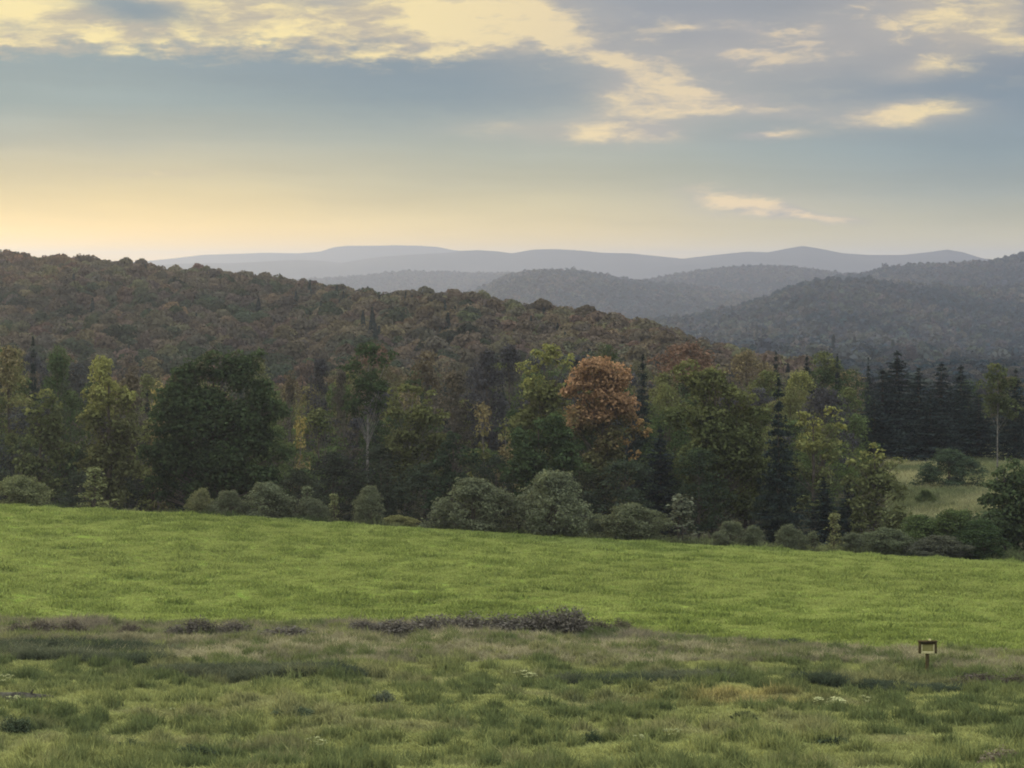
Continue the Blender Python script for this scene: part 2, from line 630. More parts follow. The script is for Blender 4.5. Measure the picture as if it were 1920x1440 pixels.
H_left = Ridge([(-700, 430), (-300, 455), (0, 473), (100, 477), (200, 486), (330, 499), (450, 511), (560, 523), (640, 534), (700, 545),
                (760, 548), (830, 545), (900, 552), (960, 567), (1060, 580), (1100, 583), (1160, 596), (1220, 606), (1270, 627), (1400, 665), (1700, 700)],
               [(-700, 1050), (0, 1000), (560, 930), (700, 800), (1270, 640), (1700, 600)], 520, 500, vz, 7.2, 0.3, 3, foot=438)
H_right = Ridge([(1000, 640), (1150, 622), (1260, 602), (1330, 592), (1400, 575), (1440, 560), (1480, 543), (1520, 530), (1560, 529), (1610, 526), (1660, 531),
                 (1700, 536), (1760, 537), (1800, 541), (1850, 542), (1920, 540), (2300, 500), (2900, 480)],
                [(1000, 2500), (1300, 2650), (1540, 2950), (1920, 3300), (2900, 3400)], 1900, 1000, vz, 9, 0.5, 8)
R_a = Ridge([(380, 540), (560, 526), (640, 521), (700, 516), (760, 509), (800, 511), (850, 512), (920, 513), (960, 512), (1020, 514), (1100, 530), (1250, 560), (1400, 600)],
            [(380, 6600), (1400, 6600)], 1300, 1000, vz, 10, 0.4, 12)
R_b = Ridge([(700, 600), (860, 560), (930, 528), (960, 516), (1000, 511), (1040, 508), (1085, 509), (1130, 517), (1170, 524), (1210, 529), (1300, 536), (1400, 552), (1560, 600)],
            [(700, 4400), (1560, 4600)], 1400, 1000, vz, 10, 0.6, 14)
R_c = Ridge([(900, 580), (1100, 540), (1200, 529), (1250, 519), (1300, 510), (1360, 503), (1420, 500), (1480, 501), (1540, 510), (1600, 514), (1700, 516), (1900, 520), (2200, 520)],
            [(900, 5600), (2200, 5600)], 1300, 1000, vz, 10, 0.4, 17)
R_d = Ridge([(1380, 570), (1500, 535), (1580, 518), (1620, 513), (1660, 503), (1700, 498), (1750, 496), (1800, 494), (1850, 490), (1890, 483), (1920, 477), (2100, 455), (2600, 440)],
            [(1380, 4300), (2600, 4300)], 1100, 1000, vz, 10, 0.55, 19)
R_e = Ridge([(1000, 530), (1080, 503), (1110, 499), (1150, 506), (1190, 507), (1240, 500), (1300, 496), (1380, 495), (1450, 501), (1600, 520), (1800, 530)],
            [(1000, 8800), (1800, 8800)], 1100, 1100, -79, 0, 0.3, 23)
R_f = Ridge([(200, 505), (340, 494), (440, 493), (500, 490), (560, 487), (600, 489), (640, 493), (680, 486), (720, 481), (780, 477), (840, 474), (870, 470), (895, 469),
             (930, 471), (960, 475), (1000, 468), (1040, 467), (1090, 470), (1130, 474), (1180, 475), (1230, 480), (1280, 485), (1340, 478), (1400, 472), (1440, 473), (1475, 466),
             (1505, 461), (1535, 466), (1580, 475), (1630, 478), (1690, 478), (1740, 473), (1775, 468), (1805, 473), (1840, 484), (1900, 492), (2100, 495), (2500, 480)],
            [(200, 9400), (2500, 9400)], 1700, 1500, -79, 0, 0.3, 27)
R_g = Ridge([(-300, 500), (250, 492), (330, 484), (380, 478), (440, 476), (500, 474), (560, 475), (600, 472), (625, 464), (650, 461), (700, 461), (740, 460), (790, 461), (820, 463),
             (850, 469), (900, 473), (1000, 478), (1200, 490), (1500, 500)],
            [(-300, 11800), (1500, 11800)], 1800, 1500, -79, 0, 0.3, 29)

tag(H_left.build('hill', -700, 1700, 260, M_hill, 60), 'long autumn brown wooded hill falling from the left', 'hill', kind='structure')
tag(H_right.build('hill', 1000, 2900, 220, M_hill, 60), 'blue hazed wooded hill beyond the spruces at the right', 'hill', kind='structure')
tag(R_a.build('hill', 380, 1400, 200, M_ridge), 'pale lilac wooded ridge behind the left hill', 'hill', kind='structure')
tag(R_b.build('hill', 700, 1560, 200, M_ridge), 'rounded blue-grey wooded hill at the middle of the skyline', 'hill', kind='structure')
tag(R_c.build('hill', 900, 2200, 200, M_ridge), 'low rounded ridge between the middle hill and the right ridge', 'hill', kind='structure')
tag(R_d.build('hill', 1380, 2600, 200, M_ridge), 'blue wooded ridge rising to the right edge of the skyline', 'hill', kind='structure')
tag(R_e.build('mountain', 1000, 1800, 200, M_mount), 'low hazy foothill in front of the far mountains', 'mountain', kind='structure')
tag(R_f.build('mountain', 200, 2500, 420, M_mount), 'long grey-blue mountain range with a pointed summit', 'mountain', kind='structure')
tag(R_g.build('mountain', -300, 1500, 300, M_mount), 'palest flat-topped mountain farthest away in the haze', 'mountain', kind='structure')


# ================================================================== plant builders
def unit(v):
    return v / (np.linalg.norm(v, axis=-1, keepdims=True) + 1e-9)


def fill_cluster(mb, rng, c, r, leaf, dens, flat=0.75, out_c=None):
    n = max(6, int(dens * r * r))
    d = unit(rng.normal(size=(n, 3)))
    d[:, 2] = np.where(rng.random(n) < 0.6, np.abs(d[:, 2]), d[:, 2])
    rad = r * (0.45 + 0.55 * rng.random(n) ** 0.5) * (1 + 0.12 * rng.normal(size=n))
    off = d * rad[:, None] * np.array([1, 1, flat])
    N = d * 0.8 + np.array([0, 0, 0.45]) + 0.55 * rng.normal(size=(n, 3))
    mb.quads(np.asarray(c) + off, N, leaf * (0.6 + 0.8 * rng.random(n)), rng)


def wood(rng, H, r0, targets, mat, lean=0.0, stems=1, hk=0.85):
    mb = MB()
    for s in range(stems):
        a = rng.random() * 6.28
        sp = 0.0 if stems == 1 else (0.25 + 0.3 * rng.random())
        pts, rad = [], []
        wob = rng.normal(size=2) * 0.12
        for k in range(7):
            t = k / 6
            pts.append((math.cos(a) * sp * t * H * 0.12 + wob[0] * math.sin(t * 4) + lean * t * H, math.sin(a) * sp * t * H * 0.12 + wob[1] * math.sin(t * 5), t * H * hk - 0.25 * (k == 0)))
            rad.append(r0 * (1.25 if k == 0 else 1) * (1 - t * 0.85) / math.sqrt(stems) + 0.015)
        mb.tube(pts, rad, 7)
    base = [np.array(p) for p in pts]
    for tgt in targets:
        tgt = np.asarray(tgt, float)
        t = max(0.12, min(0.82, (tgt[2] / H) - 0.08 - 0.06 * rng.random()))
        k = min(5, int(t * 6)); f = t * 6 - k
        p0 = base[k] * (1 - f) + base[k + 1] * f
        m = (p0 + tgt) / 2 + np.array([0, 0, -0.02 * H * rng.random()])
        rr = r0 * (1 - t * 0.85) * 0.36
        mb.tube([p0, m, tgt], [rr, rr * 0.6, 0.02], 5)
    return mb


def envelope_tree(seed, H, W, base, ncl, leaf=0.36, dens=42, shape='oval', rc=(0.9, 1.5), airy=False, stems=1, bark_m=None):
    """crown of leaf clumps in an uneven envelope, plus trunk and limbs"""
    rng = np.random.default_rng(seed)
    cl = []
    ph = rng.random(4) * 6.28
    for k in range(ncl):
        t = rng.random() ** 0.85
        a = rng.random() * 6.28
        if shape == 'oval':
            R = math.sin(math.pi * (0.10 + 0.86 * t)) ** 0.65
        elif shape == 'dome':
            R = math.sqrt(max(0.05, 1 - (t * 0.95) ** 2.4))
        elif shape == 'cone':
            R = 0.12 + 0.9 * (1 - t) ** 0.8
        else:                                     # vase
            R = 0.35 + 0.65 * math.sin(math.pi * min(1, 0.2 + 0.72 * t))
        R *= 1 + 0.20 * math.sin(2 * a + ph[0]) + 0.16 * math.sin(3 * a + ph[1] + 5 * t) + 0.10 * math.sin(9 * t + ph[2])
        q = (0.35 + 0.65 * rng.random() ** 0.5) if not airy else (0.2 + 0.8 * rng.random())
        r = rng.uniform(*rc)
        rad = max(0.0, W / 2 * R * q - r * 0.55)
        z = H * base + (H * (1 - base) - r * 0.8) * t + (r * 0.5 if t < 0.1 else 0)
        cl.append((math.cos(a) * rad, math.sin(a) * rad, z, r))
    mb = MB()
    for c in cl:
        fill_cluster(mb, rng, c[:3], c[3], leaf, dens)
    top = [c[:3] for c in cl if rng.random() < (0.9 if airy else 0.5)]
    return mb, wood(rng, H, (0.0085 if airy else 0.016) * H, top, None, stems=stems)


def spruce_tree(seed, H, W, needles=0.34, gappy=0.0):
    rng = np.random.default_rng(seed)
    mb = MB()
    tiers = int(H * 2.6)
    for k in range(tiers):
        t = k / (tiers - 1)
        z = H * (0.04 + 0.94 * t) + 0.2 * rng.normal()
        L = W / 2 * ((1 - t) ** 0.85 * 0.97 + 0.045) * (0.62 + 0.62 * rng.random())
        nb = int(7 + 6 * (1 - t))
        for b in range(nb):
            if rng.random() < gappy: continue
            a = 6.28 * (b + rng.random() * 0.8) / nb + k * 1.3
            l = L * (0.65 + 0.5 * rng.random()) * (1 + 0.18 * math.sin(a + seed) + 0.12 * math.sin(2 * a + 6 * t))
            n = max(4, int(l * 15))
            s = rng.random(n) ** 0.7
            droop = -0.28 * l * s ** 1.3 + 0.12 * l * s ** 4 * (1 if t < 0.7 else 2.5)
            w = 0.16 * l * (1 - s * 0.6) + 0.05
            P = np.stack([math.cos(a) * l * s, math.sin(a) * l * s, z + droop + 0.22 * (1 - t) * rng.normal()], 1)
            P += np.stack([-math.sin(a) * w * rng.normal(size=n), math.cos(a) * w * rng.normal(size=n), -0.30 * rng.random(n)], 1)
            N = np.stack([math.cos(a) * 0.3 * np.ones(n), math.sin(a) * 0.3 * np.ones(n), np.ones(n)], 1) + 0.8 * rng.normal(size=(n, 3))
            mb.quads(P, N, needles * (0.7 + 0.6 * rng.random(n)), rng, 0.5)
    # leader
    mb.quads(np.stack([0.05 * rng.normal(size=14), 0.05 * rng.normal(size=14), H * (0.93 + 0.07 * np.linspace(0, 1, 14))], 1),
             rng.normal(size=(14, 3)), 0.28, rng, 0.5)
    tr = MB()
    tr.tube([(0, 0, -0.25), (0, 0, H * 0.4), (0, 0, H * 0.97)], [0.017 * H, 0.011 * H, 0.02], 7)
    return mb, tr


PROTO = {}


def proto(kind, pair, H, W, crown_m, bark_m):
    cm = pair[0].build('crown', crown_m)
    tm = pair[1].build('trunk', bark_m, True)
    PROTO.setdefault(kind, []).append((cm, tm, H, W))


for s in range(4):
    proto('broad', envelope_tree(100 + s, 16, 11, 0.06, 95, shape='oval'), 16, 11, M_leaf, M_bark)
for s in range(4):
    proto('tall', envelope_tree(120 + s, 18, 7, 0.07, 80, shape='oval', rc=(0.8, 1.3)), 18, 7, M_leaf, M_bark)
for s in range(3):
    proto('airy', envelope_tree(140 + s, 18, 7, 0.16, 84, leaf=0.32, dens=40, shape='oval', rc=(0.6, 1.1), airy=True, stems=2), 18, 7, M_leaf, M_birch)
for s in range(2):
    proto('slim', envelope_tree(150 + s, 9, 3, 0.10, 40, leaf=0.30, dens=36, shape='cone', rc=(0.5, 0.8), airy=True), 9, 3, M_leaf, M_birch)
for s in range(4):
    proto('spruce', spruce_tree(160 + s, 18, 6.2, gappy=0.08), 18, 6.2, M_needle, M_bark)
for s in range(4):
    proto('bush', envelope_tree(180 + s, 4, 5, 0.0, 135, leaf=0.16, dens=300, shape='dome', rc=(0.24, 0.82), stems=4), 4, 5, M_leaf, M_bark)
for s in range(2):
    proto('sprig', envelope_tree(190 + s, 4, 2.6, 0.0, 46, leaf=0.19, dens=90, shape='cone', rc=(0.30, 0.5), airy=True, stems=3), 4, 2.6, M_leaf, M_bark)
# low crowns for the hillside
for s in range(5):
    proto('hill_round', envelope_tree(200 + s, 9, 7.5, 0.1, 24, leaf=0.75, dens=13, shape='dome', rc=(1.0, 1.7)), 9, 7.5, M_leaf, M_bark)
for s in range(2):
    proto('hill_spruce', spruce_tree(210 + s, 10, 4.6, needles=0.75, gappy=0.55), 11, 4.4, M_needle, M_bark)

rnd = random.Random(7)
NTREE = {}


def colour_obj(o, tint, turned=None, amount=0.0):
    o.color = (*tint, 1)
    o['turned_colour'] = list(turned if turned else tint)
    o['turned_amount'] = float(amount)


def jit(c, v=0.12):
    k = 1 + rnd.uniform(-v, v)
    return tuple(max(0.004, x * k * (1 + rnd.uniform(-v / 2, v / 2))) for x in c)


def plant(name, kind, px, py_top, wpx, d, tint, label, cat='tree', group=None, turned=None, amount=0.0, variant=None, rot=None, sink=0.0, single=False):
    ps = PROTO[kind]
    cm, tm, H0, W0 = ps[variant % len(ps) if variant is not None else rnd.randrange(len(ps))]
    x, zt = ray(px, py_top, d)
    zg = ground_at(x, d) - sink
    H = max(0.8, zt - zg)
    W = wpx * d / F
    if single:
        root = link(name, cm, loc=(x, d, zg))
        colour_obj(root, tint, turned, amount)
    else:
        root = bpy.data.objects.new(name, None)
        root.empty_display_size = 0.5
        COL.objects.link(root)
        root.location = (x, d, zg)
        tr = link('trunk', tm, root)
        cr = link('crown' if cat == 'tree' else 'foliage', cm, root)
        if cat != 'tree': tr.name = 'stem'
        colour_obj(cr, tint, turned, amount)
    root.scale = (W / W0, W / W0, H / H0)
    root.rotation_euler.z = rot if rot is not None else rnd.random() * 6.28
    tag(root, label, cat, group)
    return root


def ground_at(x, y):
    return float(G(np.array([x]), np.array([y]))[0])


def lobed(name, px, d, lobes, tint, label, turned=None, amount=0.0, seed=1, leaf=0.34, dens=78, group=None, bark_m=None, depth=0.8, airy=False, spray=None, trunk_k=1.0):
    """a tree whose crown lobes are given one by one"""
    rng = np.random.default_rng(seed)
    x0, _ = ray(px, 900, d)
    zg = ground_at(x0, d)
    mb, tg = MB(), []
    ztop = 0
    for (lx, ly, lr) in lobes:
        X, Z = ray(lx, ly, d)
        r = lr * d / F
        c = np.array([X - x0, rng.uniform(-0.35, 0.35) * r, Z - zg])
        ztop = max(ztop, c[2] + r)
        tg.append(c)
        n = max(7, int(13 * (r / 1.5) ** 2))
        for k in range(n):
            dv = unit(rng.normal(size=3))
            sub = r * rng.uniform(0.26, 0.46)
            q = (0.55 + 0.45 * rng.random()) if not airy else rng.random() ** 0.5
            p = c + dv * np.array([1, depth, 0.92]) * max(0.1, (r - sub * 0.75)) * q
            if p[2] < sub * 0.6: p[2] = sub * 0.6
            fill_cluster(mb, rng, p, sub, leaf, dens)
            if rng.random() < 0.25: tg.append(p)
    root = bpy.data.objects.new(name, None)
    root.empty_display_size = 0.5
    COL.objects.link(root)
    root.location = (x0, d, zg)
    link('trunk', wood(rng, ztop, (0.010 if bark_m else 0.018) * trunk_k * ztop, tg, None).build('trunk', bark_m or M_bark, True), root)
    cr = link('crown', mb.build('crown', M_leaf), root)
    colour_obj(cr, tint, turned, amount)
    if spray:
        mb2 = MB()
        for (lx, ly, lr) in spray[0]:
            X, Z = ray(lx, ly, d)
            r = lr * d / F
            for k in range(max(6, int(13 * (r / 1.5) ** 2))):
                p = np.array([X - x0, -0.3 * r, Z - zg]) + unit(rng.normal(size=3)) * np.array([1, depth, 0.8]) * r * 0.75
                fill_cluster(mb2, rng, p, r * 0.36, leaf, dens)
        s2 = link('foliage', mb2.build('foliage', M_leaf), root)
        colour_obj(s2, spray[1])
        s2['label'] = spray[2]
    tag(root, label, 'tree', group)
    return root


# ------------------------------------------------------------------ palette (leaf albedo)
DKGREEN = (0.040, 0.062, 0.027)
GREEN = (0.068, 0.096, 0.038)
OLIVE = (0.108, 0.120, 0.046)
YGREEN = (0.178, 0.190, 0.062)
YELLOW = (0.23, 0.20, 0.075)
TAN = (0.150, 0.130, 0.066)
ORANGE = (0.265, 0.168, 0.092)
RUST = (0.125, 0.082, 0.056)
BROWN = (0.098, 0.084, 0.054)
GREYBR = (0.068, 0.065, 0.054)
PLUM = (0.047, 0.049, 0.054)
SPRUCE = (0.022, 0.033, 0.030)
BUSH = (0.100, 0.118, 0.068)
BUSHY = (0.135, 0.150, 0.070)

# ------------------------------------------------------------------ front row of the wood, tree by tree
lobed('oak_tree', 400, 262, [(400, 690, 44), (440, 668, 24), (482, 674, 26), (345, 700, 36), (318, 742, 36), (522, 762, 36), (532, 850, 30), (285, 850, 34), (345, 720, 46), (455, 705, 48), (490, 745, 42), (310, 790, 45), (380, 780, 70), (460, 800, 65),
                             (500, 840, 40), (330, 860, 60), (420, 870, 70), (490, 900, 45), (300, 915, 40), (380, 925, 45), (450, 925, 45)],
      DKGREEN, 'large dark green tree with a reddish top, broadest crown in the wood', RUST, 0.02, seed=11)
lobed('maple_tree', 1130, 268, [(1115, 700, 48), (1160, 708, 40), (1085, 730, 38), (1150, 755, 55), (1100, 790, 50), (1190, 800, 28), (1208, 806, 18),
                                (1150, 830, 45), (1120, 880, 50), (1165, 890, 34), (1100, 940, 40), (1150, 945, 38)],
      (0.100, 0.100, 0.044), 'orange maple with a copper crown turning green below', ORANGE, 0.50, seed=12,
      spray=([(1185, 790, 22), (1205, 806, 20), (1170, 775, 20), (1160, 830, 22), (1075, 765, 20), (1185, 850, 18)], (0.27, 0.185, 0.08), 'yellow-orange boughs on the right side'))
lobed('ash_tree', 1340, 264, [(1290, 700, 34), (1330, 725, 48), (1385, 745, 40), (1265, 780, 36), (1330, 800, 60), (1410, 790, 44), (1370, 850, 66), (1300, 870, 50),
                              (1410, 880, 48), (1330, 930, 55), (1400, 950, 45), (1310, 975, 40)],
      (0.075, 0.092, 0.036), 'big olive green tree to the right of the orange maple', OLIVE, 0.30, seed=13)
lobed('poplar_tree', 1525, 262, [(1502, 785, 24), (1530, 795, 22), (1560, 775, 22), (1575, 800, 20), (1520, 830, 34), (1560, 845, 32), (1500, 880, 28), (1540, 900, 36), (1510, 950, 30), (1545, 965, 30)],
      (0.10, 0.115, 0.048), 'yellow-green topped tree just right of the tall narrow spruce', YGREEN, 0.40, seed=14)
lobed('willow_tree', 1640, 250, [(1640, 855, 32), (1680, 870, 24), (1610, 870, 26), (1600, 905, 28), (1645, 910, 48), (1690, 925, 30), (1625, 960, 44), (1670, 975, 40), (1610, 1000, 30), (1655, 1010, 34)],
      (0.105, 0.120, 0.050), 'yellowish round tree at the near end of the pale clearing', YGREEN, 0.22, seed=15)
lobed('elm_tree', 1022, 274, [(1025, 668, 32), (1060, 680, 24), (990, 690, 26), (1010, 730, 40), (1050, 740, 36), (990, 790, 42), (1040, 800, 42)],
      OLIVE, 'yellow-green crowned tree directly left of the orange maple', YGREEN, 0.40, seed=16)
lobed('oak_tree', 1010, 256, [(1035, 815, 48), (985, 830, 40), (1060, 860, 45), (1000, 880, 50), (960, 890, 34), (1040, 920, 40), (990, 935, 40)],
      DKGREEN, 'low dark green tree behind the two largest grey bushes', seed=17)
lobed('aspen_tree', 205, 258, [(185, 700, 26), (200, 735, 36), (170, 740, 24), (225, 750, 34), (180, 790, 42), (235, 800, 40), (205, 850, 52), (240, 880, 36), (170, 880, 34), (205, 920, 44)],
      (0.085, 0.094, 0.040), 'olive tree with a pale yellow-green top near the left edge', YGREEN, 0.34, seed=18)
lobed('aspen_tree', 75, 256, [(85, 745, 28), (60, 775, 30), (110, 770, 26), (85, 810, 44), (35, 830, 30), (110, 850, 36), (60, 880, 42), (100, 910, 36)],
      (0.070, 0.086, 0.036), 'bushy green tree with yellowish sides at the far left', YGREEN, 0.14, seed=19)
lobed('birch_tree', 770, 266, [(745, 735, 26), (775, 735, 26), (805, 745, 22), (735, 775, 34), (790, 785, 40), (830, 785, 24), (760, 830, 44), (815, 840, 40), (770, 890, 48), (820, 900, 36), (740, 930, 40)],
      (0.080, 0.090, 0.038), 'olive green round tree in the wood right of the pale trunk', OLIVE, 0.42, seed=20, bark_m=M_birch)
lobed('ash_tree', 690, 276, [(690, 665, 32), (725, 675, 26), (660, 690, 28), (700, 720, 38), (665, 760, 34), (720, 760, 26)],
      DKGREEN, 'tall dark tree with a bare pale trunk below its crown', seed=21, bark_m=M_birch)
lobed('oak_tree', 850, 258, [(850, 830, 30), (835, 870, 36), (880, 860, 28), (855, 910, 40), (815, 940, 34), (890, 930, 30)],
      (0.030, 0.046, 0.026), 'low very dark green tree left of the two largest grey bushes', seed=22)
lobed('ash_tree', 1885, 238, [(1890, 890, 38), (1925, 900, 44), (1868, 930, 42), (1905, 950, 56), (1860, 985, 46), (1930, 995, 56), (1880, 1015, 48), (1840, 1020, 34), (1960, 930, 50)],
      (0.055, 0.078, 0.036), 'leafy dark green tree at the right edge beside the clearing', seed=23)
lobed('ash_tree', 1870, 330, [(1870, 700, 28), (1850, 720, 24), (1890, 725, 26), (1865, 755, 34), (1895, 765, 28)],
      (0.065, 0.082, 0.036), 'thin-crowned green tree with a pale trunk behind the clearing', OLIVE, 0.1, seed=24, bark_m=M_birch, trunk_k=0.6)

row0 = [
    ('broad', 625, 845, 130, 268, (0.030, 0.038, 0.028), None, 0, 'low blackish tree under the half-bare purplish tree'),
    ('broad', 715, 828, 120, 266, (0.036, 0.046, 0.030), None, 0, 'low dark tree hiding the foot of the bare pale trunk'),
    ('broad', 560, 880, 100, 258, (0.036, 0.044, 0.028), None, 0, 'low dark tree below the small yellow birch'),
    ('broad', 930, 850, 90, 262, (0.030, 0.042, 0.028), None, 0, 'low dark tree below the small pale tan tree'),
    ('broad', 1450, 920, 90, 256, (0.032, 0.044, 0.030), None, 0, 'low dark tree at the foot of the tall narrow spruce'),
    ('broad', 150, 880, 90, 252, (0.036, 0.048, 0.030), None, 0, 'low dark tree behind the upright pointed olive bush'),
]
row = row0 + [  # kind, px, top, width, d, tint, turned, amount, label
    ('tall', 15, 638, 110, 285, OLIVE, TAN, 0.3, 'tall olive-yellow tree at the left edge of the wood'),
    ('tall', 108, 655, 80, 275, DKGREEN, None, 0, 'narrow blackish green tree between the two leftmost olive trees'),
    ('spruce', 62, 625, 46, 300, SPRUCE, None, 0, 'dark spruce top at the far left of the wood'),
    ('tall', 190, 660, 80, 285, OLIVE, YGREEN, 0.42, 'light yellow-green tree standing behind the pale-topped olive tree'),
    ('tall', 245, 690, 90, 280, GREYBR, BROWN, 0.3, 'brownish tree left of the broadest dark crown'),
    ('slim', 296, 712, 60, 270, TAN, YELLOW, 0.2, 'tan-yellow young tree against the broadest dark crown'),
    ('slim', 563, 770, 48, 262, TAN, YELLOW, 0.45, 'small yellow birch right of the broadest dark crown'),
    ('airy', 545, 690, 70, 285, GREYBR, BROWN, 0.3, 'half-bare grey-brown tree above the small yellow birch'),
    ('airy', 600, 668, 90, 276, PLUM, None, 0, 'half-bare purplish tree right of the small yellow birch'),
    ('airy', 640, 690, 70, 280, GREYBR, None, 0, 'half-bare dark tree left of the bare pale trunk'),
    ('tall', 800, 648, 100, 296, GREYBR, BROWN, 0.35, 'dull brown tree behind the olive round tree'),
    ('tall', 855, 690, 80, 284, GREYBR, BROWN, 0.2, 'dim brown-green tree behind the low very dark tree'),
    ('tall', 915, 645, 90, 282, PLUM, None, 0, 'tall dusky bluish tree in the middle of the wood'),
    ('tall', 955, 640, 80, 286, PLUM, None, 0, 'dusky dark tree left of the yellow-green crown'),
    ('slim', 905, 742, 66, 268, OLIVE, TAN, 0.4, 'small pale olive tree in front of the dusky bluish tree'),
    ('slim', 948, 780, 60, 266, TAN, OLIVE, 0.3, 'small pale tan tree left of the low dark green tree'),
    ('spruce', 1205, 664, 66, 282, SPRUCE, None, 0, 'dark spruce rising right of the orange maple'),
    ('spruce', 1238, 800, 110, 262, (0.020, 0.028, 0.030), None, 0, 'blue-black spruce in the gap right of the orange maple'),
    ('spruce', 1460, 702, 78, 256, SPRUCE, None, 0, 'tall narrow dark spruce left of the yellow-green topped tree'),
    ('spruce', 1545, 895, 90, 250, SPRUCE, None, 0, 'short dark spruce below the yellow-green topped tree'),
    ('spruce', 1590, 905, 80, 255, SPRUCE, None, 0, 'short dark spruce left of the yellowish round tree'),
    ('spruce', 1682, 657, 118, 395, SPRUCE, None, 0, 'tallest blackish spruce behind the clearing'),
    ('spruce', 1655, 690, 110, 390, SPRUCE, None, 0, 'dark spruce leaning close left of the tallest spruce'),
    ('spruce', 1722, 690, 110, 385, SPRUCE, None, 0, 'dark spruce close right of the tallest spruce'),
    ('spruce', 1765, 680, 96, 388, SPRUCE, None, 0, 'pointed dark spruce at the centre of the clearing edge'),
    ('spruce', 1802, 684, 90, 392, SPRUCE, None, 0, 'pointed dark spruce left of the pale trunk behind the clearing'),
    ('spruce', 1640, 740, 90, 380, SPRUCE, None, 0, 'lower dark spruce at the left end of the spruce stand'),
    ('spruce', 1745, 735, 100, 376, SPRUCE, None, 0, 'lower dark spruce filling the middle of the spruce stand'),
    ('spruce', 1835, 735, 90, 380, SPRUCE, None, 0, 'lower dark spruce at the right end of the spruce stand'),
    ('spruce', 1905, 690, 70, 372, SPRUCE, None, 0, 'dark spruce at the right edge behind the clearing'),
    ('spruce', 1882, 684, 40, 400, SPRUCE, None, 0, 'thin spruce top peeping over the pale-trunked green tree'),
    ('spruce', 1385, 668, 34, 372, SPRUCE, None, 0, 'thin spruce spire above the big olive green tree'),
    ('spruce', 1455, 657, 42, 365, SPRUCE, None, 0, 'spruce spire right above the tall narrow dark spruce'),
    ('spruce', 1513, 664, 64, 350, SPRUCE, None, 0, 'spruce spire above the yellow-green topped tree'),
    ('spruce', 1570, 664, 40, 370, SPRUCE, None, 0, 'blunt spruce spire right of the dark olive dome'),
    ('spruce', 1628, 670, 30, 385, SPRUCE, None, 0, 'smallest spruce spire left of the spruce stand'),
    ('broad', 1290, 637, 190, 345, BROWN, RUST, 0.45, 'reddish brown domed tree behind the orange maple'),
    ('broad', 1400, 652, 140, 350, BROWN, TAN, 0.2, 'brown domed tree behind the big olive green tree'),
    ('broad', 1545, 656, 130, 372, DKGREEN, OLIVE, 0.2, 'dark olive domed tree at the back of the wood'),
    ('broad', 1500, 690, 100, 330, OLIVE, YGREEN, 0.25, 'olive-yellow crown between the spruce spires'),
    ('tall', 1590, 720, 80, 320, GREEN, OLIVE, 0.2, 'dim green tree between the yellow-green top and the spruce stand'),
    ('broad', 1590, 690, 100, 400, BROWN, TAN, 0.3, 'tan-brown crown at the back left of the spruce stand'),
    ('tall', 1600, 770, 80, 300, GREEN, None, 0, 'grey-green tree behind the yellowish round tree'),
    ('broad', 700, 640, 120, 400, BROWN, RUST, 0.3, 'brown crown low on the hill behind the tall dark tree'),
    ('tall', 1245, 690, 90, 300, GREYBR, OLIVE, 0.3, 'dull grey-brown tree behind the blue-black spruce'),
    ('broad', 1135, 640, 120, 330, DKGREEN, BROWN, 0.1, 'dark green crown just behind the copper top'),
]
for k, (kind, px, top, w, d, tint, tu, am, lab) in enumerate(row):
    nm = {'spruce': 'spruce_tree', 'slim': 'birch_tree', 'airy': 'birch_tree'}.get(kind, 'deciduous_tree')
    plant(nm, kind, px, top, w * (1.5 if kind == 'spruce' and px > 1630 else 1.25 if kind in ('tall', 'spruce') else 1.12), d, tint, lab, turned=tu, amount=am, variant=k,
          group='spruces behind the clearing' if (kind == 'spruce' and 370 < d and px > 1630) else None)

